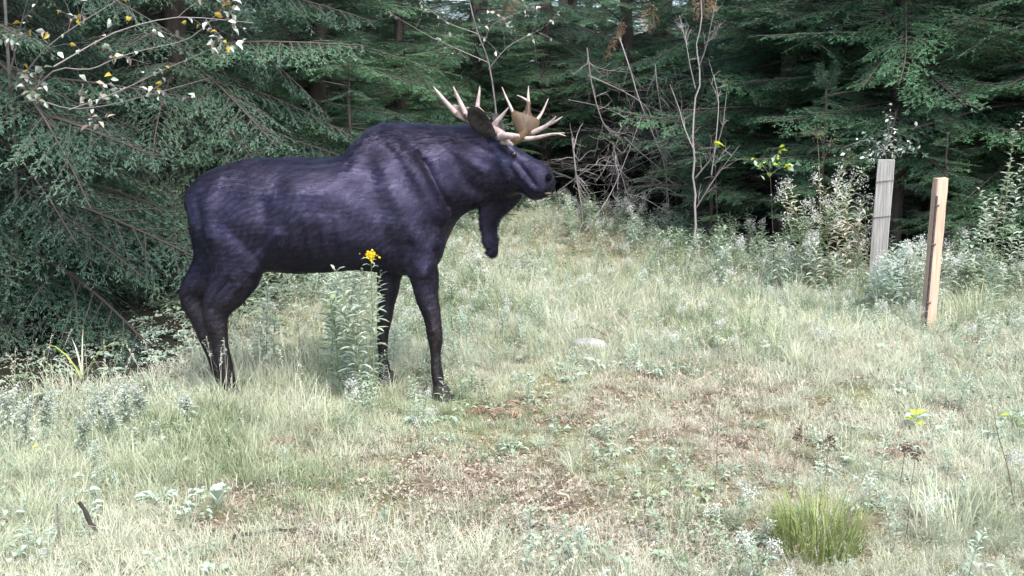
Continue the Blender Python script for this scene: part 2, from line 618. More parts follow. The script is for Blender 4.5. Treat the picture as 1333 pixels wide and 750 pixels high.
def make_tree(name, H, base, coll, rng, reach, trunk_r, dead_to=0.0, dense=5.0, low_droop=0.25):
    root = thing(name, (0, 0, 0), 'x', 'tree')
    mb = MB()
    z = np.linspace(-0.25, H, 14)
    P = np.stack([rng.normal(0, 0.012, 14) * H * 0.15, rng.normal(0, 0.012, 14) * H * 0.15, z], 1)
    P[0, :2] = P[1, :2]
    rr = trunk_r * (1 - np.clip(z / H, 0, 1)) ** 0.8 + 0.008
    rr[0] *= 1.2; rr[1] *= 1.05
    tube(mb, P, rr, 9, 0.5, 0)
    # short broken stubs on the lower stem
    for _ in range(10):
        h = rng.uniform(0.3, 2.6); a = rng.uniform(0, 6.28); l = rng.uniform(0.08, 0.4)
        c = np.array([np.interp(h, z, P[:, 0]), np.interp(h, z, P[:, 1]), h])
        e = np.array([math.cos(a), math.sin(a), rng.uniform(-.3, .2)])
        tube(mb, [c, c + e * l * .5, c + e * l], [0.012, 0.009, 0.004], 4, 0.5, 0)
    obj('trunk', mb.mesh('trunk', [M['bark']]), root)
    pts, turn, size, pick = [], [], [], []
    h = base
    a = 0.0
    while h < H - 0.15:
        f = h / H
        step = 0.17 if h < 4.4 else 0.55
        n = dense if h < 4.2 else dense * 0.8
        for k in range(int(n + rng.random())):
            a += 2.4 + rng.normal(0, 0.3)
            hh = h + rng.uniform(0, step)
            L = reach * max(0.0, 1 - hh / H) ** 0.75 * rng.uniform(0.65, 1.15) + 0.15
            dead = hh < dead_to
            pitch = low_droop * (1 - 2.2 * f) + rng.normal(0, 0.17)
            pts.append((np.interp(hh, z, P[:, 0]), np.interp(hh, z, P[:, 1]), hh))
            turn.append((rng.normal(0, 0.22), pitch, a))
            sc = L / 1.5
            if dead and rng.random() < 0.85:
                pick.append(rng.integers(4, 6)); sc *= 0.9
            else:
                pick.append(rng.integers(0, 4))
            size.append((sc, sc, sc))
        h += step
    # leader
    for k in range(4):
        pts.append((P[-1, 0], P[-1, 1], H - 0.25)); turn.append((0, -1.1, k * 1.57)); pick.append(0); size.append((.3, .3, .3))
    cr = scatter('crown', coll, pts, turn, size, pick, root)
    cr['kind'] = 'stuff'
    return root


rt = np.random.default_rng(21)
PROTO = {
    'hem_a': make_tree('hemlock_tree', 9.0, 0.65, hem_boughs, rt, 2.3, 0.12, 0.0, 3.4, 0.30),
    'hem_b': make_tree('hemlock_tree', 11.0, 0.75, hem_boughs, rt, 2.5, 0.16, 0.9, 3.4, 0.22),
    'fir_a': make_tree('fir_tree', 8.0, 0.35, fir_boughs, rt, 2.0, 0.11, 0.0, 4.6, 0.10),
    'fir_b': make_tree('fir_tree', 11.0, 0.5, fir_boughs, rt, 2.3, 0.15, 1.1, 4.2, 0.16),
    'fir_dead': make_tree('fir_tree', 12.0, 0.5, fir_boughs, rt, 2.2, 0.15, 2.1, 3.2, 0.20),
    'fir_over': make_tree('fir_tree', 9.5, 1.15, fir_boughs, rt, 2.7, 0.13, 0.0, 4.6, 0.20),
    'fir_young': make_tree('fir_tree', 2.6, 0.12, fir_boughs, rt, 1.0, 0.035, 0.0, 3.5, 0.0),
}
_used = set()


def plant_tree(kind, x, y, s, rz, label, group=None):
    if kind in _used:
        t = copy_tree(PROTO[kind])
    else:
        t = PROTO[kind]
        _used.add(kind)
    t.location = (x, y, float(gz(x, y)))
    t.scale = (s, s, s)
    t.rotation_euler = (0, 0, rz)
    t['label'] = label
    if group:
        t['group'] = group
    elif 'group' in t:
        del t['group']
    return t


g_left = 'hemlocks along the shaded side of the clearing'
TREES = [
    ('hem_a', -4.55, 8.35, 1.0, 0.3, 'hemlock with boughs drooping to the ground behind the arching sedge', None),
    ('hem_b', -3.75, 11.2, 1.0, 1.9, 'hemlock rising directly behind the rump of the moose', None),
    ('hem_a', -6.0, 11.0, 1.1, 4.0, 'grey green hemlock behind the thin pale-leaved sapling', None),
    ('fir_b', -2.75, 14.2, 1.0, 2.2, 'fir with broad layered boughs behind the back of the moose', None),
    ('hem_b', -4.9, 14.6, 1.0, 5.1, 'hemlock deep in shade between the moose rump and the pale-leaved sapling', None),
    ('fir_a', -1.9, 17.2, 1.05, 0.9, 'fir behind the shoulder hump of the moose', None),
    ('fir_b', -0.75, 20.6, 0.95, 3.0, 'fir behind the near antler of the moose', None),
    ('fir_dead', 0.75, 22.5, 1.0, 1.0, 'fir with bare dead lower branches behind the moose antlers', None),
    ('fir_dead', 2.3, 20.6, 1.0, 2.6, 'dark fir with dead lower branches behind the brush tangle', None),
    ('fir_dead', 3.5, 18.6, 0.95, 4.4, 'fir with dead lower limbs beside the pale leafless sapling', None),
    ('fir_over', 4.2, 15.3, 1.0, 0.4, 'broad fir behind the pale leafless sapling and weeds', None),
    ('fir_over', 5.2, 13.4, 1.0, 3.7, 'tall fir right behind the weathered grey board post', None),
    ('fir_over', 6.9, 13.1, 1.0, 5.4, 'fir behind the leaning orange wooden post', None),
    ('fir_over', 8.3, 12.0, 1.0, 1.2, 'fir behind the white-leaved vine beyond the posts', None),
    ('fir_young', 4.0, 12.75, 0.95, 0.2, 'young fir low beside the fluffy white weed clump', None),
    ('fir_young', 5.15, 11.75, 0.72, 2.0, 'small bright young fir growing between the two posts', None),
    ('fir_young', 2.95, 14.6, 0.9, 2.9, 'young fir at the foot of the brush tangle', None),
    ('fir_young', -2.05, 12.6, 1.0, 4.1, 'young fir behind the belly of the moose', None),
]
for t in TREES:
    plant_tree(*t)
# the forest behind: rows of look-alike firs
pts = []
tries = 0
fixed = [(t[1], t[2]) for t in TREES]
while len(pts) < 76 and tries < 6000:
    tries += 1
    x = rnd.uniform(-17, 19); y = rnd.uniform(9.5, 36)
    if abs(x) > 0.62 * y + 2.5:
        continue
    d = float(inside([x], [y])[0])
    if d > -2.0:
        continue
    if any(math.hypot(x - a, y - b) < 1.75 for a, b in pts + fixed):
        continue
    pts.append((x, y))
pts += [(-2.6, 27.5), (-0.9, 26.2), (0.2, 28.8), (1.6, 27.0), (2.7, 29.5), (3.6, 26.4), (-3.8, 30.5), (5.0, 28.2)]
for x, y in pts:
    k = rnd.choice(['fir_b', 'fir_dead', 'hem_b', 'fir_b', 'fir_a'])
    plant_tree(k, x, y, rnd.uniform(0.9, 1.2), rnd.uniform(0, 6.28), 'dark evergreen standing deeper in the forest behind the first row of trees', 'evergreens deeper in the forest')

# ------------------------------------------------------------------ moose
MY = 6.8          # distance of the moose's middle


def build_moose():
    base = at_x(430, MY)
    root = thing('moose', (base[0], base[1], 0), 'dark bull moose with pale antlers standing side-on in the grass', 'moose')
    off = np.array([base[0], base[1], 0])
    mb = MB()

    def ring_loft(st, sides=28, lat=(0, -1, 0)):
        lat = np.array(lat, float)
        rows = []
        st = np.array(st, float)
        # densify
        k = np.arange(len(st)); kk = np.linspace(0, len(st) - 1, (len(st) - 1) * 4 + 1)
        st = np.stack([np.interp(kk, k, st[:, c]) for c in range(st.shape[1])], 1)
        for _ in range(2):
            st[1:-1] = 0.25 * st[:-2] + 0.5 * st[1:-1] + 0.25 * st[2:]
        for tx, ty, bx, by, yo, hw, egg in st:
            T = at(tx, ty, MY + yo); B = at(bx, by, MY + yo)
            c = (T + B) / 2; v = (T - B) / 2
            th = np.arange(sides) * 2 * math.pi / sides
            cs, sn = np.cos(th), np.sin(th)
            w = np.sign(sn) * np.abs(sn) ** 0.9 * hw * (1 - egg * cs)
            rows.append(c + v * cs[:, None] + lat * w[:, None])
        n = len(rows)
        V = np.concatenate(rows)
        i = np.arange(n - 1)[:, None] * sides; j = np.arange(sides)[None]; j2 = (j + 1) % sides
        F = np.stack([i + j, i + sides + j, i + sides + j2, i + j2], -1).reshape(-1, 4)
        mb.add(V, F)
        a = np.arange(sides)
        for q, fl in ((0, False), (n - 1, True)):
            rg = rows[q]
            Fc = np.stack([a, (a + 1) % sides, np.full(sides, sides)], -1)
            mb.add(np.vstack([rg, rg.mean(0)[None]]), Fc[:, ::-1] if fl else Fc)

    torso = [(246, 252, 249, 276, 0, .05, 0), (250, 241, 253, 300, 0, .14, 0), (262, 229, 264, 325, 0, .21, .05), (285, 217, 284, 346, 0, .26, .10),
             (312, 209, 312, 353, 0, .29, .10), (345, 205.5, 345, 352, 0, .32, .08), (390, 206, 390, 355, 0, .35, -.02), (425, 206, 425, 354, 0, .355, 0),
             (447, 202, 447, 351, 0, .345, .10), (466, 187, 466, 350, 0, .325, .22), (485, 171, 485, 352, 0, .31, .30), (508, 163.5, 508, 356, 0, .30, .32),
             (532, 164, 535, 358, 0, .29, .28), (556, 167, 560, 350, -.01, .265, .18), (578, 168, 577, 328, -.015, .225, .08), (598, 167, 588, 296, -.02, .185, .02),
             (616, 166, 603, 279, -.03, .155, .0), (634, 166, 622, 268, -.05, .135, .0), (648, 171, 638, 264, -.07, .125, 0)]
    ring_loft(torso)
    ya = math.radians(27)
    head = [(630, 164, 624, 266, -.045, .13, 0), (645, 170, 640, 263, -.065, .125, 0), (659, 181, 652, 262, -.09, .118, -.05), (671, 192, 664, 257, -.12, .108, -.1),
            (684, 200, 674, 251, -.16, .090, -.1), (697, 206, 683, 252, -.20, .080, -.1), (708, 213, 690, 259, -.235, .083, -.1), (716, 222, 699, 261, -.26, .083, 0),
            (721, 233, 708, 259, -.277, .070, 0), (722.5, 241, 716, 253, -.285, .035, 0)]
    ring_loft(head, 24, (-math.sin(ya), -math.cos(ya), 0))
    # throat and hanging bell
    bell = [(652, 246, -.06, .17, .08), (648, 262, -.06, .13, .06), (642, 274, -.06, .085, .045), (638, 288, -.06, .058, .035), (639, 303, -.06, .05, .032),
            (641, 317, -.06, .045, .03), (643, 328, -.06, .034, .024), (644.5, 335, -.06, .012, .01)]

    def leg_tube(pts, z_ref=None, zb=None, zt=None):
        P = np.array([at(p[0], p[1], MY + p[2]) for p in pts])
        if z_ref is not None:
            z0 = P[z_ref, 2]; z1 = P[-1, 2]
            zn = zb
            s = np.where(P[:, 2] < z0, (z0 - zn) / (z0 - z1), 1.0)
            P[:, 2] = z0 - (z0 - P[:, 2]) * s
        rx = np.array([p[3] for p in pts]); ry = np.array([p[4] for p in pts])
        k = np.arange(len(P)); kk = np.linspace(0, len(P) - 1, (len(P) - 1) * 4 + 1)
        Q = np.stack([np.interp(kk, k, P[:, c]) for c in range(3)], 1)
        qx = np.interp(kk, k, rx); qy = np.interp(kk, k, ry)
        for _ in range(3):
            Q[1:-1] = 0.25 * Q[:-2] + 0.5 * Q[1:-1] + 0.25 * Q[2:]
            qx[1:-1] = 0.25 * qx[:-2] + 0.5 * qx[1:-1] + 0.25 * qx[2:]
            qy[1:-1] = 0.25 * qy[:-2] + 0.5 * qy[1:-1] + 0.25 * qy[2:]
        tube(mb, Q, qx, 16, ry=qy, ref=np.array([0, 1.0, 0]))
        return P

    leg_tube(bell)
    legs = {
        # near fore, far fore, near hind, far hind: px, py, offset in distance, radius along, radius across
        'nf': [(536, 262, -.16, .17, .09), (541, 300, -.19, .15, .10), (546, 330, -.20, .125, .095), (551, 358, -.20, .10, .082), (556, 385, -.20, .082, .068), (562, 412, -.20, .062, .058),
               (565.5, 432, -.20, .055, .054), (567, 447, -.20, .047, .046), (567.5, 465, -.20, .037, .038), (568, 483, -.20, .036, .038), (569, 493, -.20, .044, .044), (571, 503, -.20, .038, .040), (573, 511, -.20, .05, .046)],
        'ff': [(520, 290, .12, .15, .09), (514, 325, .15, .115, .085), (508, 352, .16, .095, .075), (505, 378, .16, .076, .064), (503, 402, .16, .058, .055), (500, 424, .16, .052, .052),
               (499, 440, .16, .044, .044), (498.5, 460, .16, .036, .037), (499, 480, .16, .036, .037), (500, 491, .16, .043, .043), (501, 500, .16, .037, .039), (503, 507, .16, .05, .046)],
        'nh': [(292, 262, -.12, .23, .13), (302, 300, -.17, .22, .13), (311, 330, -.19, .195, .12), (310, 352, -.19, .175, .105), (298, 375, -.19, .150, .09), (285, 393, -.19, .115, .072),
               (280, 408, -.19, .092, .06), (282, 426, -.19, .074, .053), (287, 450, -.19, .058, .047), (292, 474, -.19, .051, .045), (295, 487, -.19, .056, .050), (299, 499, -.19, .046, .046), (304, 511, -.19, .058, .050)],
        'fh': [(280, 265, .10, .20, .12), (284, 305, .15, .19, .12), (286, 333, .16, .18, .11), (277, 352, .16, .155, .09), (262, 367, .16, .130, .07), (247, 380, .16, .085, .055),
               (251, 398, .16, .080, .050), (260, 418, .16, .068, .045), (271, 448, .16, .054, .042), (280, 474, .16, .048, .042), (284, 485, .16, .050, .046), (288, 494, .16, .043, .042), (293, 503, .16, .055, .047)],
    }
    feet = {}
    for k, pts_ in legs.items():
        x, y = at(pts_[-1][0], pts_[-1][1], MY + pts_[-1][2])[:2]
        zb = float(gz(x, y)) + 0.075
        P = leg_tube(pts_, 3, zb)
        feet[k] = P[-1]
    # shoulder and haunch muscle
    leg_tube([(500, 215, -.08, .16, .12), (520, 240, -.13, .19, .14), (543, 278, -.15, .18, .14), (556, 312, -.15, .14, .12), (553, 340, -.16, .10, .09)])
    leg_tube([(520, 222, -.06, .14, .12), (550, 220, -.07, .14, .12), (580, 222, -.07, .14, .11), (610, 226, -.07, .13, .10), (640, 228, -.09, .11, .09)])
    leg_tube([(290, 250, -.08, .14, .13), (303, 272, -.12, .18, .14), (316, 298, -.14, .17, .13), (325, 325, -.14, .12, .10)])
    # tail
    leg_tube([(252, 250, 0, .05, .05), (248, 265, 0, .045, .045), (250, 282, 0, .02, .02)])
    # brow
    leg_tube([(652, 184, -.12, .05, .06), (664, 196, -.15, .05, .065), (678, 208, -.17, .04, .05)])
    me = mb.mesh('moose_body_raw', [])
    V = np.empty(len(me.vertices) * 3); me.vertices.foreach_get('co', V)
    V = V.reshape(-1, 3) - off
    me.vertices.foreach_set('co', V.ravel())
    tmp = bpy.data.objects.new('tmp', me)
    COL.objects.link(tmp)
    rm = tmp.modifiers.new('r', 'REMESH'); rm.mode = 'VOXEL'; rm.voxel_size = 0.0115
    sm = tmp.modifiers.new('s', 'SMOOTH'); sm.factor = 0.5; sm.iterations = 12
    dg = bpy.context.evaluated_depsgraph_get()
    body_me = bpy.data.meshes.new_from_object(tmp.evaluated_get(dg))
    bpy.data.objects.remove(tmp)
    bpy.data.meshes.remove(me)
    body_me.name = 'moose_body'
    body_me.polygons.foreach_set('use_smooth', np.full(len(body_me.polygons), True))

    # --- muscle, bone and skin-fold relief, the same on both flanks
    nv = len(body_me.vertices)
    co = np.empty(nv * 3); body_me.vertices.foreach_get('co', co); co = co.reshape(-1, 3)
    no = np.empty(nv * 3); body_me.vertices.foreach_get('normal', no); no = no.reshape(-1, 3)
    disp = np.zeros(nv)
    for pl, wd_, am in (([(520, 182), (540, 215), (556, 246), (577, 282)], .050, .020), ([(548, 196), (566, 232), (584, 268)], .030, -.022), ([(500, 205), (512, 240), (528, 275), (540, 300)], .055, .014),
                        ([(484, 225), (494, 262), (508, 308), (520, 330)], .055, -.011), ([(366, 224), (369, 255), (372, 300)], .065, -.008), ([(334, 350), (350, 330), (368, 300)], .035, .016),
                        ([(345, 318), (352, 290), (350, 262)], .055, -.022), ([(318, 214), (330, 222)], .045, .014), ([(285, 232), (275, 265), (280, 305)], .055, .014), ([(258, 262), (266, 300), (276, 330)], .035, -.014),
                        ([(400, 216), (430, 217), (455, 214)], .035, -.010), ([(395, 250), (440, 245)], .08, .012), ([(575, 300), (566, 330), (556, 352)], .035, .014), ([(538, 318), (534, 345)], .03, -.016),
                        ([(590, 185), (610, 205), (632, 222)], .035, .012), ([(596, 215), (612, 240), (630, 252)], .045, -.014), ([(600, 178), (625, 190), (640, 200)], .022, -.010),
                        ([(655, 214), (662, 232)], .035, .014), ([(676, 212), (686, 226), (697, 240)], .014, -.011), ([(668, 214), (680, 232), (694, 244)], .014, .008), ([(692, 251), (704, 252), (718, 249)], .009, -.010),
                        ([(701, 214), (712, 222)], .020, .009), ([(302, 362), (288, 380), (279, 400)], .020, -.014), ([(316, 368), (300, 392)], .018, .010), ([(559, 400), (565, 430)], .016, .007),
                        ([(405, 280), (412, 330)], .022, .005), ([(425, 280), (432, 330)], .022, .005), ([(445, 280), (452, 328)], .022, .005), ([(387, 285), (392, 330)], .022, .004)):
        q = np.array([at(p[0], p[1], MY - .2) - off for p in pl])[:, [0, 2]]
        d_ = np.full(nv, 1e9)
        for a_, c_ in zip(q[:-1], q[1:]):
            e_ = c_ - a_
            t_ = np.clip(((co[:, [0, 2]] - a_) @ e_) / (e_ @ e_), 0, 1)
            d_ = np.minimum(d_, np.linalg.norm(co[:, [0, 2]] - a_ - t_[:, None] * e_, axis=1))
        disp += am * np.exp(-(d_ / wd_) ** 2) * np.clip(np.abs(no[:, 1]) * 1.4 - .2, 0, 1)
    disp += 0.004 * (np.sin(co[:, 0] * 19 + co[:, 2] * 7) * np.sin(co[:, 2] * 23 - co[:, 0] * 5 + co[:, 1] * 9))
    co = co + no * disp[:, None]
    body_me.vertices.foreach_set('co', co.ravel())
    body_me.update()

    # --- coat
    def coat(name, strand):
        m, n, out = new_mat(name)
        tc = n.nodes.new('ShaderNodeTexCoord')
        sp = n.nodes.new('ShaderNodeSeparateXYZ')
        n.links.new(tc.outputs['Object'], sp.inputs[0])
        mr = n.nodes.new('ShaderNodeMapRange')       # paler grey-brown lower legs
        mr.inputs[1].default_value = 0.95; mr.inputs[2].default_value = 0.45
        n.links.new(sp.outputs[2], mr.inputs[0])
        mot = noise_fac(n, 3.2, 3.0, 0.40, 0.62, 'object', (1, 1, 1))
        c = mixc(n, mot, (0.0013, 0.0011, 0.0020), (0.0032, 0.0027, 0.0060))
        c = mixc(n, mathn(n, 'MULTIPLY', mr.outputs[0], 0.7), c, (0.0080, 0.0062, 0.0060))
        at_ = n.nodes.new('ShaderNodeAttribute'); at_.attribute_name = 'tint'
        if strand:
            c = mixc(n, at_.outputs['Fac'], c, (0.044, 0.036, 0.047))
        p = n.nodes.new('ShaderNodeBsdfPrincipled')
        n.links.new(c, p.inputs['Base Color'])
        # the coat lies glossier in some places and more ruffled in others
        rgh = n.nodes.new('ShaderNodeMapRange')
        rgh.inputs[3].default_value = 0.36; rgh.inputs[4].default_value = 0.62
        n.links.new(noise_fac(n, 4.5, 4.0, 0.36, 0.66, 'object', (0.8, 1, 1.3)), rgh.inputs[0])
        p.inputs['Roughness'].default_value = 0.40 if strand else 0.5
        p.inputs['Specular IOR Level'].default_value = 0.62 if strand else 0.3
        n.links.new(mixc(n, mr.outputs[0], (0.60, 0.58, 1.0), (0.62, 0.56, 0.60)), p.inputs['Specular Tint'])
        p.inputs['Sheen Weight'].default_value = 0.02
        p.inputs['Sheen Roughness'].default_value = 0.4
        p.inputs['Sheen Tint'].default_value = (0.72, 0.68, 1.0, 1)
        n.links.new(rgh.outputs[0], p.inputs['Roughness'])
        n.links.new(p.outputs[0], out.inputs[0])
        return m
    body_me.materials.clear()
    body_me.materials.append(coat('moose_coat', False))
    body = obj('body', body_me, root)

    # --- fur strands lying along the coat
    nv = len(body_me.vertices)
    co = np.empty(nv * 3); body_me.vertices.foreach_get('co', co); co = co.reshape(-1, 3)
    no = np.empty(nv * 3); body_me.vertices.foreach_get('normal', no); no = no.reshape(-1, 3)
    body_me.calc_loop_triangles()
    tri = np.empty(len(body_me.loop_triangles) * 3, int); body_me.loop_triangles.foreach_get('vertices', tri); tri = tri.reshape(-1, 3)
    ar = np.linalg.norm(np.cross(co[tri[:, 1]] - co[tri[:, 0]], co[tri[:, 2]] - co[tri[:, 0]]), axis=1)
    rg = np.random.default_rng(5)
    NF = 330000
    pick = rg.choice(len(tri), NF, p=ar / ar.sum())
    u = rg.random((NF, 2)); fl = u.sum(1) > 1; u[fl] = 1 - u[fl]
    w3 = np.stack([1 - u.sum(1), u[:, 0], u[:, 1]], 1)
    P = (co[tri[pick]] * w3[:, :, None]).sum(1)
    N = nrm((no[tri[pick]] * w3[:, :, None]).sum(1))

    def X(px): return at(px, 250, MY)[0] - off[0]
    x, y, z = P.T
    legm = np.clip((0.95 - z) / 0.15, 0, 1)
    headm = np.clip((x - X(630)) / 0.08, 0, 1) * (z > 1.05)
    D = np.stack([-0.80 + 0.5 * np.clip((X(330) - x) / 0.5, 0, 1), 0 * x, -0.45 - 0.2 * np.abs(y)], 1)
    D = D * (1 - legm)[:, None] + np.array([-0.15, 0, -1.0]) * legm[:, None]
    D = D * (1 - headm)[:, None] + np.array([-0.8, 0.3, 0.25]) * headm[:, None]
    sw = np.stack([np.sin(7 * x + 3 * z), np.sin(5 * x + 9 * z), np.sin(6 * z - 8 * x)], 1) * 0.16
    sw += np.stack([np.sin(61 * x + 37 * z), np.sin(53 * z - 29 * x + 2), np.sin(71 * x - 43 * z + 1)], 1) * 0.16
    clump = np.sin(34 * x + 21 * z + 2.5 * np.sin(23 * z + 5 * x)) * np.sin(118 * z - 52 * x + 2.2 * np.sin(15 * x + 9 * z))
    D = D + sw + rg.normal(0, 0.16, (NF, 3))
    D = D - N * (D * N).sum(1, keepdims=True)
    D = nrm(D)
    top = at(520, 165, MY)[2]
    mane = np.clip((x - X(455)) / 0.1, 0, 1) * np.clip((X(640) - x) / 0.1, 0, 1) * np.clip((z - (top - 0.30)) / 0.22, 0, 1) * np.clip(N[:, 2] * 1.6 + 0.2, 0, 1)
    bellm = ((x > X(620)) & (x < X(665)) & (z < at(640, 262, MY)[2])).astype(float) * (z > 0.7)
    ln = 0.026 + 0.018 * rg.random(NF) + mane * (0.05 * rg.random(NF) + 0.02) + bellm * 0.03 * rg.random(NF)
    ln = np.where(headm * (1 - bellm) > 0.5, 0.011, ln)
    ln = ln * (1 - 0.45 * legm)
    lift = 0.13 + 0.18 * rg.random(NF) + mane * 0.30 + 0.10 * clump
    T = nrm(D + N * lift[:, None])
    S = np.cross(N, T)
    wd = (0.0012 + 0.0011 * rg.random(NF))[:, None]
    mid = P + T * ln[:, None] * 0.55 + N * 0.001
    tip = P + nrm(T - N * 0.10) * ln[:, None]
    Vf = np.stack([P - S * wd, P + S * wd, mid + S * wd * 0.8, tip, mid - S * wd * 0.8], 1).reshape(-1, 3)
    b = np.arange(NF)[:, None] * 5
    fm = MB()
    tint = np.clip(rg.normal(0.03, 0.17, NF) + 0.10 * clump + 0.22 * np.clip((X(360) - x) / 0.3, 0, 1) * np.clip((z - 1.40) / 0.25, 0, 1) + mane * 0.12, 0, 1)
    fm.add(Vf, b + np.array([[0, 1, 2, 4]]), np.repeat(tint, 5))
    fm.F.append((b + np.array([[4, 2, 3]]))); fm.M.append(np.zeros(NF, int))
    fur = obj('fur', fm.mesh('moose_fur', [coat('moose_fur', True)]), root)
    fur['kind'] = 'stuff'

    # --- hooves: two toes each
    hoof_m = solid_mat('hoof_horn', (0.012, 0.010, 0.009), (0.04, 0.034, 0.03), 30, 0.5, (1, 1, 0.3), 0.3)
    for k, c in feet.items():
        hb = MB()
        g0 = float(gz(c[0], c[1]))
        for sgn in (-1, 1):
            rows = []
            for zz, x0, x1, w in ((0.11, -.040, .045, .024), (0.07, -.048, .065, .030), (0.03, -.055, .092, .034), (-0.012, -.056, .105, .034)):
                th = np.arange(12) * 2 * math.pi / 12
                cx, rx_ = (x0 + x1) / 2, (x1 - x0) / 2
                xx = cx + rx_ * np.cos(th)
                yy = sgn * 0.031 + w * np.sin(th) * (1 - 0.35 * np.clip(np.cos(th), 0, 1))
                rows.append(np.stack([c[0] + xx, c[1] + yy, np.full(12, g0 + zz)], 1) - off)
            V_ = np.concatenate(rows)
            i = np.arange(3)[:, None] * 12; j = np.arange(12)[None]; j2 = (j + 1) % 12
            hb.add(V_, np.stack([i + j, i + 12 + j, i + 12 + j2, i + j2], -1).reshape(-1, 4))
            a = np.arange(12)
            hb.add(np.vstack([rows[0], rows[0].mean(0)[None]]), np.stack([a, (a + 1) % 12, np.full(12, 12)], -1))
            hb.add(np.vstack([rows[-1], rows[-1].mean(0)[None]]), np.stack([(a + 1) % 12, a, np.full(12, 12)], -1))
        obj('hoof', hb.mesh('hoof', [hoof_m]), root)

    # --- eye, nostril
    def ball(name, px, py, yo, r, mat, sq=(1, 1, 1)):
        c = at(px, py, MY + yo) - off
        bb = MB()
        P_ = []
        for a in np.linspace(-1.45, 1.45, 7):
            P_.append((math.sin(a) * r, math.cos(a) * r))
        tube(bb, [c + np.array([0, 0, p[0] * sq[2]]) for p in P_], [p[1] * sq[0] for p in P_], 12, ry=[p[1] * sq[1] for p in P_], ref=np.array([0, 1.0, 0]))
        obj(name, bb.mesh(name, [mat]), root)
    eye_m = solid_mat('eye_wet', (0.004, 0.003, 0.003), (0.01, 0.007, 0.005), 40, 0.08, None, 0, 0.6)
    ball('eye', 669, 201, -.238, 0.019, eye_m)
    nos_m = solid_mat('nostril_skin', (0.001, 0.001, 0.001), (0.003, 0.0025, 0.003), 40, 0.9, None, 0, 0.1)
    ball('nostril', 714.5, 231, -.334, 0.017, nos_m, (1.2, 0.6, 1.6))
    lip_m = solid_mat('lip_skin', (0.03, 0.018, 0.018), (0.07, 0.042, 0.04), 40, 0.5, None, 0.1, 0.5)
    ball('lip', 713.5, 252, -.322, 0.016, lip_m, (1.7, 0.8, 0.55))

    # --- antlers
    horn = solid_mat('antler_bone', (0.25, 0.185, 0.165), (0.46, 0.38, 0.35), 22, 0.45, (1, 1, 1), 0.25, 0.5)
    palm_shaded = solid_mat('antler_palm_shaded', (0.036, 0.020, 0.007), (0.075, 0.045, 0.018), 16, 0.55, (1, 1, 0.5), 0.35, 0.4)  # far palm: darker brown, the shade on its back-lit face put into the colour
    palm_n = solid_mat('antler_palm_pale', (0.15, 0.105, 0.09), (0.28, 0.215, 0.195), 16, 0.5, (1, 1, 0.5), 0.35, 0.4)

    def spline(P, r, n=12):
        P = np.array(P); r = np.array(r, float)
        k = np.arange(len(P)); kk = np.linspace(0, len(P) - 1, n)
        Q = np.stack([np.interp(kk, k, P[:, c]) for c in range(3)], 1); q = np.interp(kk, k, r)
        for _ in range(2):
            Q[1:-1] = 0.25 * Q[:-2] + 0.5 * Q[1:-1] + 0.25 * Q[2:]
        return Q, q

    def plate(bm_, outline, thick, bow):
        """a curved plate from an outline of points (front face), thick along the view, bowed"""
        O = np.array(outline)
        c = O.mean(0)
        n_ = np.cross(O[2] - O[0], O[len(O) // 2] - O[0]); n_ = n_ / np.linalg.norm(n_)
        rings = []
        for f, tk in ((1.0, 0.25), (0.93, 0.8), (0.6, 1.0), (0.25, 1.0)):
            rings.append((c + (O - c) * f + n_ * bow * (1 - f * f), tk))
        m_ = len(O)
        for sgn in (1, -1):
            V_ = np.concatenate([r_ + n_ * sgn * thick * 0.5 * tk for r_, tk in rings] + [(c + n_ * (bow + sgn * thick * 0.5))[None]])
            i = np.arange(3)[:, None] * m_; j = np.arange(m_)[None]; j2 = (j + 1) % m_
            F_ = np.stack([i + j, i + j2, i + m_ + j2, i + m_ + j], -1).reshape(-1, 4)
            Fc = np.stack([3 * m_ + np.arange(m_), 3 * m_ + (np.arange(m_) + 1) % m_, np.full(m_, 4 * m_)], -1)
            bm_.add(V_, F_ if sgn > 0 else F_[:, ::-1])
            bm_.add(V_, Fc if sgn > 0 else Fc[:, ::-1])
        V_ = np.concatenate([rings[0][0] + n_ * thick * 0.125, rings[0][0] - n_ * thick * 0.125])
        j = np.arange(m_); j2 = (j + 1) % m_
        bm_.add(V_, np.stack([j, j + m_, j2 + m_, j2], -1))

    def w(p): return at(p[0], p[1], MY + p[2]) - off
    w_ = w

    ear_m = solid_mat('ear_fur', (0.006, 0.005, 0.006), (0.022, 0.017, 0.017), 26, 0.6, (1, 1, 1), 0.4, 0.3)
    eb = MB()
    plate(eb, [w_(p) for p in ((646, 177, -.20), (643, 167, -.215), (638, 156, -.25), (631, 146, -.29), (623, 140, -.32), (613.5, 137.5, -.34), (609, 143, -.335), (608.5, 152, -.32), (611, 162, -.29), (616, 169, -.26), (624, 175, -.22), (634, 180, -.20))], .022, -.022)
    obj('ear', eb.mesh('ear', [ear_m]), root)
    eb = MB()
    plate(eb, [w_(p) for p in ((652, 178, .0), (646, 170, .03), (641, 160, .08), (640, 150, .13), (644, 147, .15), (650, 152, .12), (655, 162, .07), (658, 174, .02))], .022, .015)
    obj('ear', eb.mesh('ear', [ear_m]), root)

    def antler(palm_mat, beam, palm, tines, thick):
        bb = MB()
        Q, q = spline([w(p) for p in beam], [p[3] for p in beam])
        tube(bb, Q, q, 10)
        plate(bb, [w(p) for p in palm], thick, 0.03)
        a = obj('antler', bb.mesh('antler', [palm_mat]), root)
        for t in tines:
            tb = MB()
            Q, q = spline([w(p) for p in t], [p[3] for p in t], 10)
            tube(tb, Q, q, 8)
            obj('tine', tb.mesh('tine', [horn]), a)
        return a
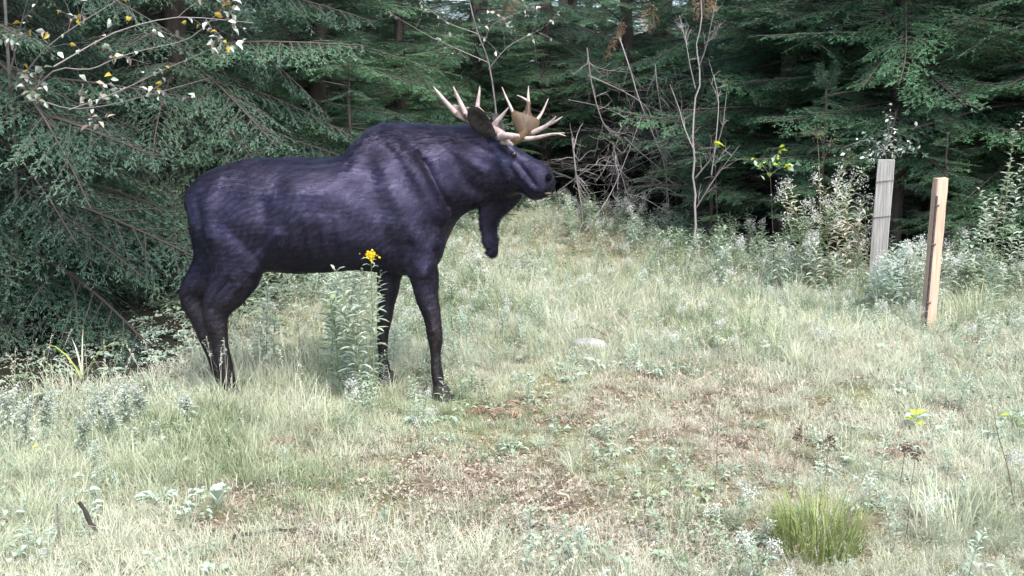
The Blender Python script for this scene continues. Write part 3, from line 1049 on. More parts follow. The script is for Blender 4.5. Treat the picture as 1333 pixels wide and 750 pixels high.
    # near antler sweeps towards the viewer and back; far antler stands up behind the brow
    antler(palm_n,
           [(657, 183, -.17, .040), (655, 177, -.21, .031), (645, 169, -.18, .026), (627, 159, -.165, .027), (606, 149, -.175, .022)],
           [(636, 166, -.15), (622, 163, -.15), (604, 158, -.16), (592, 151, -.17), (584, 139, -.18), (592, 136, -.18), (602, 139, -.175), (613, 140, -.17), (622, 137, -.17), (630, 145, -.165), (638, 155, -.16)],
           [[(593, 147, -.18, .018), (582, 135, -.19, .0155), (572, 123, -.20, .011), (564, 113, -.20, .003)],
            [(606, 148, -.175, .018), (599, 133, -.18, .0145), (593, 120, -.19, .009), (590, 112.5, -.19, .003)],
            [(621, 147, -.17, .016), (622, 133, -.17, .0135), (624, 120, -.17, .0085), (624.5, 112.5, -.17, .003)],
            [(640, 168, -.17, .020), (646, 159, -.19, .017), (655, 149, -.22, .011), (662, 140, -.24, .003)],
            [(651, 178, -.22, .027), (659, 177, -.29, .024), (668, 177, -.34, .019), (676, 176.5, -.36, .009)],
            [(655, 184, -.21, .021), (661, 186, -.25, .019), (667, 188.5, -.28, .011)]], 0.032)
    antler(palm_shaded,
           [(664, 184, -.06, 0.0390), (668, 183, .03, 0.0325), (676, 180, .12, 0.0312), (683, 174, .20, 0.0312), (685, 166, .24, 0.0260)],
           [(677, 182, .20), (694, 178, .22), (701, 168, .25), (703, 158, .28), (698, 154, .29), (694, 153, .29), (691, 146, .30), (689.5, 132, .31), (686.5, 132, .31), (683, 143, .30), (680, 147, .29), (674, 146, .28), (668, 144, .27),
            (665, 150, .25), (670, 166, .22)],
           [[(669, 149, .27, 0.0130), (664, 138, .28, 0.0104), (658, 125, .30, 0.0072), (653.5, 113.5, .31, 0.0026)],
            [(688, 136, .31, 0.0143), (687.5, 126, .31, 0.0104), (688, 112, .32, 0.0026)],
            [(686, 131, .31, 0.0091), (680, 127, .31, 0.0072), (673, 124, .31, 0.0026)],
            [(698, 157, .29, 0.0130), (704, 150, .30, 0.0104), (709, 140, .31, 0.0072), (714, 128, .32, 0.0026)],
            [(690, 174, .23, 0.0195), (704, 168, .20, 0.0163), (716, 161, .17, 0.0117), (724, 151, .15, 0.0026)],
            [(714, 162, .18, 0.0117), (722, 159, .16, 0.0097), (732, 152, .14, 0.0026)],
            [(680, 181, .16, 0.0182), (697, 180, .11, 0.0143), (715, 175, .06, 0.0104), (735, 173, .02, 0.0026)],
            [(716, 175, .06, 0.0091), (727, 174, .02, 0.0065), (736, 177, .00, 0.0026)]], 0.026)
    return root


build_moose()

# ------------------------------------------------------------------ small plants: prototypes
rv = np.random.default_rng(17)


def tuft(n, h0, h1, spread, w, lean, curl, mat, rng, seed_heads=False):
    mb = MB()
    n = int(n * 2.4); spread *= 1.75
    r = spread * np.sqrt(rng.random(n)); a = rng.uniform(0, 6.283, n)
    P = np.stack([r * np.cos(a), r * np.sin(a), np.full(n, -0.01)], 1)
    az = a + rng.normal(0, 0.9, n)
    H = rng.uniform(h0, h1, n)
    blades(mb, P, H, np.abs(rng.normal(lean, lean * 0.6, n)), az, w * rng.uniform(0.6, 1.3, n), curl * rng.uniform(0.2, 1.6, n), np.clip(rng.normal(0.5, 0.25, n), 0, 1), 0)
    mats = [mat]
    if seed_heads:
        for k in range(4):
            b = rng.uniform(-spread, spread, 2); hh = h1 * rng.uniform(1.0, 1.35)
            q = np.array([[b[0], b[1], 0], [b[0] * 1.5, b[1] * 1.5 + .01, hh * .5], [b[0] * 3 + .02, b[1] * 3, hh]])
            tube(mb, q, [0.0018, 0.0014, 0.001], 3, 0.6, 1, cap=False)
            m = 26
            f = rng.uniform(0.75, 1.0, m)
            pp = q[1] + (q[2] - q[1]) * ((f - .5) * 2)[:, None]
            d = rng.normal(0, 1, (m, 3)) + np.array([0, 0, 1.2])
            leaves(mb, pp, d, rng.normal(0, 1, (m, 3)), 0.022, 0.003, 0.7, 1)
        mats = [mat, M['straw']]
    return mb.mesh('tuft', mats)


def weed_parts(rng, h, n, ll, lw, top=None, lean=0.08, bend=0.1, branch=0, leaf_up=0.5, start=0.12):
    """an upright stem with lance leaves up its length; returns (stem builder, leaf builder)"""
    st, lf = MB(), MB()
    la = rng.uniform(0, 6.283)
    s = np.linspace(0, 1, 7)
    off = lean * h * s + bend * h * s ** 3
    ax = np.stack([np.cos(la) * off, np.sin(la) * off, h * s - 0.02], 1)
    tube(st, ax, 0.0042 * (h + .3) * (1 - 0.7 * s), 5, 0.4, 0)
    stems = [(ax, s, 1.0, n)]
    for k in range(branch):
        u = rng.uniform(0.45, 0.85); b = np.array([np.interp(u, s, ax[:, c]) for c in range(3)])
        a = rng.uniform(0, 6.283); l = h * rng.uniform(0.2, 0.4)
        e = np.array([math.cos(a) * .6, math.sin(a) * .6, .8])
        q = np.array([b, b + e * l * .5, b + e * l + np.array([0, 0, .03])])
        tube(st, q, [0.0028, 0.002, 0.0012], 4, 0.4, 0)
        stems.append((q, np.array([0, .5, 1.]), .6, max(4, n // 4)))
    for q, sq, k, m in stems:
        u = np.linspace(start if k == 1 else 0.2, 0.99, m) + rng.normal(0, 0.01, m)
        u = np.clip(u, 0, 1)
        P = np.stack([np.interp(u, sq, q[:, c]) for c in range(3)], 1)
        a = np.arange(m) * 2.4 + rng.normal(0, 0.3, m)
        up = leaf_up + 0.5 * (u - 0.5) + rng.normal(0, 0.15, m)
        D = np.stack([np.cos(a), np.sin(a), up], 1)
        N = np.stack([-np.cos(a) * up, -np.sin(a) * up, np.ones(m)], 1)
        sz = (0.65 + 0.6 * np.sin(np.pi * np.clip(u * 0.9 + 0.05, 0, 1))) * rng.uniform(0.75, 1.2, m) * k ** 0.5
        leaves(lf, P, D, N, ll * sz, lw * sz, np.clip(0.35 + 0.35 * u + rng.normal(0, 0.15, m), 0, 1), 0, droop=rng.uniform(0.1, 0.5))
        if top is not None:
            e = q[-1]
            nn = int(70 * k)
            c = e + rng.normal(0, 1, (nn, 3)) * np.array([0.022, 0.022, 0.035]) * (0.7 + h * .5)
            leaves(lf, c, rng.normal(0, 1, (nn, 3)), rng.normal(0, 1, (nn, 3)), 0.016, 0.005, rng.uniform(0.2, 1, nn), 1)
    return st, lf


def weed_mesh(rng, h, n, ll, lw, leaf_m, top_m=None, **k):
    st, lf = weed_parts(rng, h, n, ll, lw, top_m, **k)
    both = MB()
    for src, sh in ((st, 2), (lf, 0)):
        base = both.n
        both.V += src.V; both.T += src.T
        both.F += [f + base for f in src.F]
        both.M += [m + sh for m in src.M]
        both.n += src.n
    return both.mesh('weed', [leaf_m, top_m or leaf_m, M['green_stem']])


def rosette(rng, n, l, w, mat):
    mb = MB()
    a = rng.uniform(0, 6.283, n); r = 0.06 * np.sqrt(rng.random(n))
    z = rng.uniform(0.01, 0.06, n)
    P = np.stack([r * np.cos(a), r * np.sin(a), z], 1)
    D = np.stack([np.cos(a), np.sin(a), rng.uniform(0.0, 0.8, n)], 1)
    leaves(mb, P, D, np.tile([0, 0, 1.0], (n, 1)) + rng.normal(0, .2, (n, 3)), l * rng.uniform(.6, 1.3, n), w * rng.uniform(.7, 1.2, n), np.clip(rng.normal(.5, .25, n), 0, 1), 0, 0.35)
    return mb.mesh('rosette', [mat])


def litter_mesh(rng, n, size, mat):
    mb = MB()
    P = np.stack([rng.uniform(-.13, .13, n), rng.uniform(-.13, .13, n), rng.uniform(0.004, 0.03, n)], 1)
    a = rng.uniform(0, 6.283, n)
    D = np.stack([np.cos(a), np.sin(a), rng.normal(0, .25, n)], 1)
    leaves(mb, P, D, np.tile([0, 0, 1.0], (n, 1)) + rng.normal(0, .35, (n, 3)), size * rng.uniform(.6, 1.3, n), size * .27 * rng.uniform(.6, 1.2, n), rng.random(n), 0, rng.uniform(-.2, .3), 0.4)
    return mb.mesh('litter', [mat])


def fern_frond(mb, rng, L, az, rise, tint=0.5):
    s = np.linspace(0, 1, 8)
    r = L * s * (1 - .15 * s)
    z = L * (rise * s - (rise + .15) * s ** 2.2)
    ax = np.stack([np.cos(az) * r, np.sin(az) * r, z + 0.01], 1)
    tube(mb, ax, 0.003 * (1 - .8 * s), 4, .4, 0)
    m = 22
    u = np.linspace(.18, .98, m)
    P = np.stack([np.interp(u, s, ax[:, c]) for c in range(3)], 1)
    lat = np.array([-math.sin(az), math.cos(az), 0]); fw = np.array([math.cos(az), math.sin(az), 0])
    for sg in (-1, 1):
        D = lat * sg + fw * .5 + rng.normal(0, .15, (m, 3))
        leaves(mb, P, D, np.tile([0, 0, 1.0], (m, 1)) + rng.normal(0, .25, (m, 3)), L * .22 * (1 - u) ** .7 + .015, L * .013, np.clip(tint + rng.normal(0, .2, m), 0, 1), 0, .35)


P_grass = ([tuft(34, .08, .26, .08, .0045, .55, .6, M['grass'], rv) for _ in range(4)] +          # 0-3 green
           [tuft(30, .08, .24, .08, .0038, .6, .65, M['straw'], rv, k < 1) for k in range(4)] +    # 4-7 straw
           [tuft(22, .22, .50, .06, .0055, .40, .75, M['grass'], rv, k == 0) for k in range(3)] +     # 8-10 long arching
           [tuft(26, .05, .16, .09, .0045, .8, .4, M['straw'], rv) for _ in range(2)] +             # 11-12 flattened
           [tuft(30, .04, .13, .08, .005, .6, .3, M['grass'], rv) for _ in range(2)])               # 13-14 short green
C_grass = proto_collection('grass_tuft', P_grass)
P_weed = ([weed_mesh(rv, rv.uniform(.32, .55), 26, .075, .0095, M['weed'], branch=1) for _ in range(4)] +                            # 0-3 leafy
          [weed_mesh(rv, rv.uniform(.40, .62), 26, .065, .0085, M['weed'], M['white_fluff'], branch=3) for _ in range(3)] +           # 4-6 with fluff
          [weed_mesh(rv, rv.uniform(.35, .55), 30, .085, .011, M['pale_leaf'], branch=2) for _ in range(3)] +                         # 7-9 pale
          [rosette(rv, 16, .06, .013, M['weed']) for _ in range(2)] + [rosette(rv, 22, .035, .011, M['weed']) for _ in range(2)] +    # 10-13 low
          [weed_mesh(rv, rv.uniform(.35, .6), 7, .04, .006, M['dead_fern'], M['stalk'], branch=3) for _ in range(2)])                  # 14-15 dead stalks
C_weed = proto_collection('weed', P_weed)
C_litter = proto_collection('litter', [litter_mesh(rv, 18, .032, M['brown_leaf']) for _ in range(3)] + [litter_mesh(rv, 14, .022, M['brown_leaf']) for _ in range(2)])


def vnoise(x, y, s, seed):
    q = np.random.default_rng(seed)
    out = np.zeros(len(x))
    for _ in range(6):
        a = q.uniform(0, 6.283); f = s * q.uniform(.6, 1.6); ph = q.uniform(0, 6.283)
        out += np.sin((x * math.cos(a) + y * math.sin(a)) * f + ph)
    return out / 3.0          # about -1..1


def field(n, y0, y1, rng, margin=-0.35):
    y = y0 + (y1 - y0) * rng.random(n)
    x = rng.uniform(-1, 1, n) * (0.56 * y + 0.8)
    d = inside(x, y) + 0.35 * vnoise(x, y, 2.5, 4)
    k = d > margin
    return x[k], y[k], d[k]


def trampled(x, y):
    """where the animals walk the grass is short: a worn path along the foreground"""
    a = np.exp(-(((x + 0.35) / 1.5) ** 2 + ((y - 4.7) / 1.0) ** 2))
    b = 0.8 * np.exp(-(((x - 1.8) / 2.2) ** 2 + ((y - 6.6) / 1.1) ** 2))
    return np.clip(a + b, 0, 1)


def build_meadow():
    rg = np.random.default_rng(31)
    Xs, Ys, Ds = [], [], []
    for n, y0, y1 in ((4300, 3.2, 5.2), (5200, 5.2, 8.0), (5400, 8.0, 12.0), (4600, 12.0, 22.0)):
        x, y, d = field(n, y0, y1, rg)
        Xs.append(x); Ys.append(y); Ds.append(d)
    x, y, d = np.concatenate(Xs), np.concatenate(Ys), np.concatenate(Ds)
    n = len(x)
    tr = trampled(x, y)
    dry = vnoise(x, y, 1.1, 9) + 0.7 * tr - 0.25 * (x < -1.4) + 0.25 * (x > .5) * (y < 8)
    u = rg.random(n)
    pick = np.where(dry + rg.normal(0, .6, n) > 0.35, rg.integers(4, 8, n), rg.integers(0, 4, n))
    low = u < 0.15 + 0.65 * tr
    pick = np.where(low, np.where(rg.random(n) < 0.6, rg.integers(11, 13, n), rg.integers(13, 15, n)), pick)
    tall = (~low) & (rg.random(n) < 0.04 + 0.10 * (vnoise(x, y, 1.7, 12) > .3))
    pick = np.where(tall, rg.integers(8, 11, n), pick)
    size = rg.uniform(.65, 1.15, n) * (0.78 + 0.22 * vnoise(x, y, 1.9, 3)) * (1 - 0.30 * tr)
    size *= 0.72 + 0.33 * np.clip((y - 5.0) / 3.5, 0, 1)
    keep = (tr < 0.35) | (rg.random(n) > 0.62 * tr)
    keep &= ~((d < 0.15) & (rg.random(n) < 0.6))
    x, y, pick, size = x[keep], y[keep], pick[keep], size[keep]
    n = len(x)
    turn = np.stack([rg.normal(0, .12, n), rg.normal(0, .12, n), rg.uniform(0, 6.283, n)], 1)
    o = scatter('grass', C_grass, np.stack([x, y, gz(x, y)], 1), turn, size, pick)
    tag(o, 'pale green and straw coloured grass covering the clearing', 'grass', None, 'stuff')

    # weeds mixed into the grass: taller towards the edges
    Xs, Ys, Ds = [], [], []
    for n, y0, y1 in ((1500, 3.4, 5.6), (3000, 5.6, 8.5), (4400, 8.5, 12.5), (4200, 12.5, 22)):
        x, y, d = field(n, y0, y1, rg, -1.5)
        Xs.append(x); Ys.append(y); Ds.append(d)
    x, y, d = np.concatenate(Xs), np.concatenate(Ys), np.concatenate(Ds)
    n = len(x)
    tr = trampled(x, y)
    left = np.clip((-0.9 - x) / 0.6, 0, 1) * (y < 9.5)
    edge = np.clip(1 - d / 2.2, 0, 1) * (1 - 0.85 * left)
    pr = 0.22 + 0.65 * edge + 0.45 * (vnoise(x, y, 1.4, 44) > 0.1) * (1 - tr) - 0.3 * tr
    keep = rg.random(n) < pr
    x, y, edge, tr, d, left = x[keep], y[keep], edge[keep], tr[keep], d[keep], left[keep]
    n = len(x)
    u = rg.random(n)
    pick = rg.integers(0, 4, n)
    pick = np.where(u < 0.20, rg.integers(7, 10, n), pick)
    pick = np.where((u > 0.90 + 0.07 * left), rg.integers(4, 7, n), pick)
    lowp = (rg.random(n) < 0.35 + 0.5 * tr) | (d < -0.3)
    pick = np.where(lowp, rg.integers(10, 14, n), pick)
    pick = np.where((rg.random(n) < 0.003), rg.integers(14, 16, n), pick)
    size = rg.uniform(.6, 1.05, n) * (0.55 + 0.45 * edge + 0.15 * np.clip((y - 7) / 4, 0, 1))
    size = np.where(lowp, rg.uniform(.6, 1.15, n), size * (1 - 0.35 * left))
    keep = (d > -0.25) | (rg.random(n) < 0.75)
    x, y, pick, size = x[keep], y[keep], pick[keep], size[keep]
    n = len(x)
    turn = np.stack([rg.normal(0, .1, n), rg.normal(0, .1, n), rg.uniform(0, 6.283, n)], 1)
    o = scatter('weeds', C_weed, np.stack([x, y, gz(x, y)], 1), turn, size, pick)
    tag(o, 'grey green leafy weeds growing through the grass', 'weeds', None, 'stuff')

    # fallen leaves on the worn ground and under the trees
    n = 8000
    y = 3.3 + 20 * rg.random(n) ** 1.7
    x = rg.uniform(-1, 1, n) * (0.58 * y + 1.2)
    d = inside(x, y)
    tr = trampled(x, y)
    keep = rg.random(n) < np.where(d > 0, 0.22 + 0.9 * tr, 0.30)
    x, y = x[keep], y[keep]
    n = len(x)
    turn = np.stack([rg.normal(0, .1, n), rg.normal(0, .1, n), rg.uniform(0, 6.283, n)], 1)
    o = scatter('leaf_litter', C_litter, np.stack([x, y, gz(x, y) + .004], 1), turn, rg.uniform(.6, 1.2, n), rg.integers(0, 5, n))
    tag(o, 'brown fallen leaves lying on the ground', 'fallen leaves', None, 'stuff')


build_meadow()


# ------------------------------------------------------------------ wooden posts
def post(name, bottom_px, top_px, w, dp, yaw, mat, label):
    B = on_ground(*bottom_px)
    Y = B[1]
    T = at(top_px[0], top_px[1], Y + 0.02)
    root = thing(name, B, label, 'post')
    mb = MB()
    n = 14
    rg = np.random.default_rng(int(w * 1000))
    cy, sy = math.cos(yaw), math.sin(yaw)
    ch = 0.006
    hw, hd = w / 2, dp / 2
    sec = np.array([(hw - ch, -hd), (hw, -hd + ch), (hw, hd - ch), (hw - ch, hd), (-hw + ch, hd), (-hw, hd - ch), (-hw, -hd + ch), (-hw + ch, -hd)])
    rows = []
    for k in range(n):
        f = -0.10 + 1.10 * k / (n - 1)
        c = (T - B) * f
        s = sec + rg.normal(0, 0.0012, sec.shape)
        if k == n - 1:
            s = sec * 0.985
        rows.append(np.stack([c[0] + s[:, 0] * cy - s[:, 1] * sy, c[1] + s[:, 0] * sy + s[:, 1] * cy, np.full(8, c[2]) + (rg.normal(0, .003, 8) if k == n - 1 else 0)], 1))
    V = np.concatenate(rows)
    i = np.arange(n - 1)[:, None] * 8; j = np.arange(8)[None]; j2 = (j + 1) % 8
    mb.add(V, np.stack([i + j, i + j2, i + 8 + j2, i + 8 + j], -1).reshape(-1, 4))
    a = np.arange(8)
    mb.add(np.vstack([rows[-1], rows[-1].mean(0)[None]]), np.stack([a, (a + 1) % 8, np.full(8, 8)], -1))
    obj('timber', mb.mesh('timber', [mat], smooth=False), root)

    def loc(f, lx, ly):
        """a point on the post: f up its height, lx along its width, ly in front of it"""
        c = (T - B) * f
        return np.array([c[0] + lx * cy - ly * sy, c[1] + lx * sy + ly * cy, c[2]])
    return root, loc


wood_new = solid_mat('orange_timber', (0.38, 0.25, 0.18), (0.53, 0.385, 0.29), 5, 0.7, (9, 9, 0.5), 0.25)
wood_old = solid_mat('weathered_timber', (0.20, 0.19, 0.175), (0.36, 0.345, 0.32), 5, 0.85, (12, 12, 0.5), 0.5)
steel = solid_mat('rusty_steel', (0.025, 0.02, 0.02), (0.07, 0.055, 0.05), 30, 0.6, None, 0.3, 0.5)
p2, l2 = post('wooden_post', (1207, 432), (1224.5, 232), 0.105, 0.09, 0.10, wood_new, 'leaning orange wooden post with a dark steel bar on its side')
mb = MB()
tube(mb, [l2(f, -0.050, -0.052) for f in (-0.05, .2, .4, .6, .8, .89)], [.012, .012, .012, .012, .012, .010], 6, ry=[.009] * 6)
obj('steel_bar', mb.mesh('steel_bar', [steel]), p2)
for f in (0.83, 0.58, 0.2):
    mb = MB()
    tube(mb, [l2(f, -0.066, -0.057), l2(f, -.040, -.068), l2(f, -.020, -.0475)], [.007, .007, .007], 6)
    obj('staple', mb.mesh('staple', [steel]), p2)
p1, l1 = post('wooden_post', (1140, 378), (1154, 208), 0.175, 0.085, -0.40, wood_old, 'weathered grey board post wrapped with thin wire')
for f in (0.83, 0.56):
    mb = MB()
    lp = [l1(f + .01 * k, x, y) for k, (x, y) in enumerate(((-.094, -.049), (0, -.0495), (.094, -.049), (.094, .049), (0, .049), (-.094, .049), (-.094, -.049)))]
    tube(mb, lp, .004, 5)
    obj('wire', mb.mesh('wire', [steel]), p1)


# ------------------------------------------------------------------ bare saplings, dead branches
def px_line(pts, n=None):
    """points (px, py, Y) to places, smoothed"""
    P = np.array([at(*p) for p in pts])
    k = np.arange(len(P)); kk = np.linspace(0, len(P) - 1, n or (len(P) - 1) * 3 + 1)
    Q = np.stack([np.interp(kk, k, P[:, c]) for c in range(3)], 1)
    Q[1:-1] = .25 * Q[:-2] + .5 * Q[1:-1] + .25 * Q[2:]
    return Q


def side_twigs(mb, Q, rng, n, l, r, tint=.5, up=.3, dep=1, mat=0):
    ends = []
    for _ in range(n):
        k = rng.integers(1, len(Q)); f = rng.random()
        p = Q[k - 1] + (Q[k] - Q[k - 1]) * f
        t = nrm(Q[k] - Q[k - 1])
        d = nrm(t * .6 + rng.normal(0, .6, 3) + np.array([0, 0, up]))
        ll = l * rng.uniform(.4, 1.2)
        q = [p]
        for j in range(4):
            d = nrm(d + rng.normal(0, .16, 3))
            q.append(q[-1] + d * ll / 4)
        q = np.array(q)
        tube(mb, q, np.linspace(r, r * .35, 5), 4, tint, mat, cap=False)
        ends.append(q)
        if dep > 1:
            ends += side_twigs(mb, q, rng, 3, l * .45, r * .55, tint, up, dep - 1, mat)
    return ends


M['old_gold'] = leaf_mat('autumn_leaves', (0.30, 0.17, 0.02), (0.50, 0.36, 0.05), trans=0.3, rand=0.3)
rs = np.random.default_rng(77)
# pale leafless sapling at the forest edge
b = on_ground(908, 345)
Y0 = b[1]
sap = thing('bare_sapling', b, 'pale leafless forked sapling with thin twigs beside the young firs', 'sapling')


def local(Q, o):
    return Q - np.array(o)


mb = MB()
Q = local(px_line([(908, 347, Y0), (907, 290, Y0), (905, 230, Y0), (904, 150, Y0 + .1), (909, 90, Y0 + .1), (912, 40, Y0 + .15), (917, -25, Y0 + .2)]), b)
Q[1:] += rs.normal(0, .022, (len(Q) - 1, 3))
tube(mb, Q, np.linspace(.018, .005, len(Q)), 7, .9)
obj('trunk', mb.mesh('trunk', [M['dead_twig']]), sap)
for pl, r in (([(905, 232, Y0), (930, 202, Y0 - .1), (941, 165, Y0 - .2), (946, 120, Y0 - .25)], .011), ([(905, 115, Y0 + .1), (898, 85, Y0), (893, 55, Y0 - .05), (884, 20, Y0 - .1)], .008),
              ([(926, 228, Y0 - .1), (933, 175, Y0 - .3), (936, 130, Y0 - .35), (929, 98, Y0 - .4)], .008), ([(907, 270, Y0), (925, 240, Y0 - .1), (938, 222, Y0 - .1), (962, 190, Y0 - .2)], .009),
              ([(905, 200, Y0), (890, 165, Y0 + .1), (884, 140, Y0 + .2), (872, 110, Y0 + .2)], .007), ([(909, 90, Y0 + .1), (920, 60, Y0), (926, 30, Y0 - .1), (935, -10, Y0 - .1)], .007)):
    mb = MB()
    Q = local(px_line(pl), b)
    tube(mb, Q, np.linspace(r, r * .45, len(Q)), 6, .65)
    side_twigs(mb, Q, rs, 6, .32, r * .5, .65, .3, 2)
    obj('branch', mb.mesh('branch', [M['dead_twig']]), sap)

# the tangle of dead branches
g_br = 'dead branches of the brush tangle'
for k, (pl, r) in enumerate((([(745, 180, 16.2), (749, 222, 16.1), (757, 268, 16.0), (759, 292, 16.0)], .028),
                             ([(764, 62, 16.6), (770, 112, 16.5), (783, 158, 16.4), (797, 176, 16.3), (806, 178, 16.3), (816, 166, 16.2)], .019),
                             ([(806, 48, 16.8), (822, 95, 16.6), (830, 125, 16.5), (850, 175, 16.3), (866, 212, 16.2), (872, 285, 16.0)], .017),
                             ([(765, 98, 17.0), (815, 120, 16.8), (845, 140, 16.6), (860, 190, 16.4), (868, 215, 16.3)], .016),
                             ([(798, 190, 15.8), (814, 245, 15.7), (830, 300, 15.6)], .017),
                             ([(812, 178, 15.9), (835, 200, 15.8), (858, 218, 15.8), (885, 250, 15.7)], .013),
                             ([(853, 84, 16.5), (855, 110, 16.4), (868, 186, 16.2), (868, 290, 16.0)], .017),
                             ([(868, 186, 16.0), (880, 160, 15.9), (893, 140, 15.8), (925, 118, 15.7)], .011),
                             ([(720, 255, 16.4), (748, 232, 16.3), (790, 205, 16.2), (840, 190, 16.0), (900, 186, 15.8)], .015),
                             ([(762, 300, 15.6), (790, 262, 15.8), (808, 225, 16.0), (836, 150, 16.3)], .014),
                             ([(740, 130, 16.9), (790, 140, 16.8), (835, 165, 16.7), (890, 178, 16.5)], .013),
                             ([(776, 292, 15.9), (812, 262, 15.7), (860, 240, 15.5), (896, 262, 15.3)], .014))):
    Q = px_line(pl)
    o = Q[int(np.argmin(Q[:, 2]))].copy()
    t = thing('dead_branch', o, 'grey leafless dead branch in the brush tangle behind the moose', 'dead branch', g_br)
    mb = MB()
    r *= 0.62
    tube(mb, Q - o, np.linspace(r, r * .5, len(Q)), 6, rs.uniform(.3, .8))
    obj('limb', mb.mesh('limb', [M['dead_twig']]), t)
    mb = MB()
    side_twigs(mb, Q - o, rs, 14, .65, r * .5, rs.uniform(.2, .7), .15, 2)
    obj('twigs', mb.mesh('twigs', [M['dead_twig']]), t)['kind'] = 'stuff'
t0 = [o for o in bpy.data.objects if o.name == 'dead_branch'][0]
t0['label'] = 'pale grey upright dead stem just ahead of the moose muzzle'
del t0['group']


# ------------------------------------------------------------------ saplings with leaves still on
def leafy_sapling(name, base, trunk_pl, branch_pls, label, leaf_mesh_mats, nleaf, size, seed, trunk_r=.03, twigs=5, twig_l=.28, bark='grey_bark', cat='sapling'):
    rng = np.random.default_rng(seed)
    root = thing(name, base, label, cat)
    mb = MB()
    Q = px_line(trunk_pl) - base
    tube(mb, Q, np.linspace(trunk_r, trunk_r * .6, len(Q)), 8, .5)
    obj('trunk', mb.mesh('trunk', [M[bark]]), root)
    ends = []
    for pl in branch_pls:
        mb = MB()
        Q = px_line(pl) - base
        tube(mb, Q, np.linspace(trunk_r * .38, trunk_r * .12, len(Q)), 6, .6)
        ends += [Q] + side_twigs(mb, Q, rng, twigs, twig_l, trunk_r * .11, .5, .1, 2)
        obj('branch', mb.mesh('branch', [M['dead_twig']]), root)
    lm = []
    for m in leaf_mesh_mats:
        for _ in range(2):
            lb = MB()
            leaves(lb, [(0, 0, 0)], [(1, 0, 0)], [(0, rng.normal(0, .3), 1)], 1.0, .30, rng.uniform(.2, 1), 0, rng.uniform(-.15, .35), rng.uniform(.1, .5), .42)
            lm.append(lb.mesh('leaf', [M[m]]))
    for _ in range(nleaf):
        q = ends[rng.integers(0, len(ends))]
        k = rng.integers(1, len(q)); p = q[k - 1] + (q[k] - q[k - 1]) * rng.random()
        o = obj('leaf', lm[rng.integers(0, len(lm))], root, p)
        s = size * rng.uniform(.7, 1.3)
        o.scale = (s, s, s)
        o.rotation_euler = (rng.normal(0, .7), rng.normal(.35, .5), rng.uniform(0, 6.283))
    return root


bl = at_x(14, 8.3)
leafy_sapling('leafy_sapling', bl, [(26, 440, 8.3), (22, 330, 8.2), (20, 190, 8.0), (12, 100, 7.8), (6, 0, 7.7), (2, -120, 7.7)],
              [[(15, 135, 7.9), (50, 130, 7.4), (90, 143, 7.1), (140, 138, 7.0), (200, 122, 6.9), (272, 102, 6.8)],
               [(17, 150, 7.9), (70, 87, 7.4), (118, 92, 7.2), (150, 76, 7.15), (182, 66, 7.1), (250, 52, 7.0), (296, 4, 6.9)],
               [(14, 120, 7.85), (60, 60, 7.6), (120, 20, 7.5), (170, -10, 7.5)],
               [(12, 100, 7.8), (30, 20, 7.5), (42, -20, 7.1)],
               [(70, 87, 7.25), (150, 40, 7.35), (230, 20, 7.4), (330, 30, 7.5)],
               [(90, 143, 7.1), (150, 122, 7.1), (215, 90, 7.1), (280, 62, 7.1)]],
              'thin grey sapling with sparse pale curled leaves over the hemlock boughs', ['pale_leaf', 'pale_leaf', 'pale_leaf', 'white_fluff', 'brown_leaf', 'brown_leaf', 'old_gold'], 240, .055, 5, .017, 8, .32)
bl = at_x(650, 15.5)
leafy_sapling('leafy_sapling', bl, [(650, 300, 15.5), (648, 160, 15.5), (637, 80, 15.5), (620, 40, 15.5), (606, -20, 15.5)],
              [[(637, 82, 15.5), (600, 66, 15.4), (560, 48, 15.3), (512, 20, 15.2)], [(628, 60, 15.5), (640, 30, 15.4), (690, 10, 15.4)], [(636, 90, 15.5), (660, 60, 15.3), (700, 40, 15.2)],
               [(622, 44, 15.5), (580, 30, 15.2), (540, -5, 15.2)]],
              'slender grey sapling with tiny pale leaves behind the moose antlers', ['pale_leaf', 'white_fluff', 'pale_leaf', 'brown_leaf'], 110, .07, 6, .017, 7, .5)
bl = on_ground(1152, 366)
Yb = bl[1]
leafy_sapling('leafy_shrub', bl, [(1152, 368, Yb), (1154, 300, Yb), (1158, 230, Yb), (1162, 195, Yb)],
              [[(1158, 225, Yb), (1150, 190, Yb), (1130, 180, Yb - .1), (1098, 192, Yb - .2)], [(1170, 205, Yb), (1158, 180, Yb), (1155, 160, Yb)], [(1170, 200, Yb), (1150, 196, Yb - .1), (1122, 204, Yb - .2)], [(1172, 205, Yb), (1178, 195, Yb), (1182, 186, Yb)]],
              'small shrub with white-looking leaves over the top of the grey board post', ['pale_leaf', 'white_fluff', 'pale_leaf'], 100, .048, 8, .008, 7, .30, 'bark')
bl = on_ground(1010, 372)
Yb = bl[1]
leafy_sapling('leafy_shrub', bl, [(1008, 374, Yb), (1006, 300, Yb), (1003, 230, Yb), (1000, 212, Yb)],
              [[(1003, 230, Yb), (992, 214, Yb), (984, 206, Yb)], [(1003, 228, Yb), (1016, 217, Yb), (1032, 214, Yb)], [(1002, 220, Yb), (1004, 212, Yb), (1010, 206, Yb)]],
              'sprig of bright yellow-green leaves in front of the dark firs', ['lime', 'lime', 'weed'], 26, .075, 9, .005, 4, .2, 'bark')
bl = on_ground(930, 352)
Yb = bl[1]
leafy_sapling('leafy_shrub', bl, [(932, 354, Yb), (934, 280, Yb), (930, 200, Yb), (926, 184, Yb)], [[(930, 200, Yb), (927, 188, Yb), (934, 182, Yb)]],
              'thin stem with a few yellow-green leaves beside the leafless sapling', ['lime'], 3, .13, 10, .004, 1, .05, 'bark')


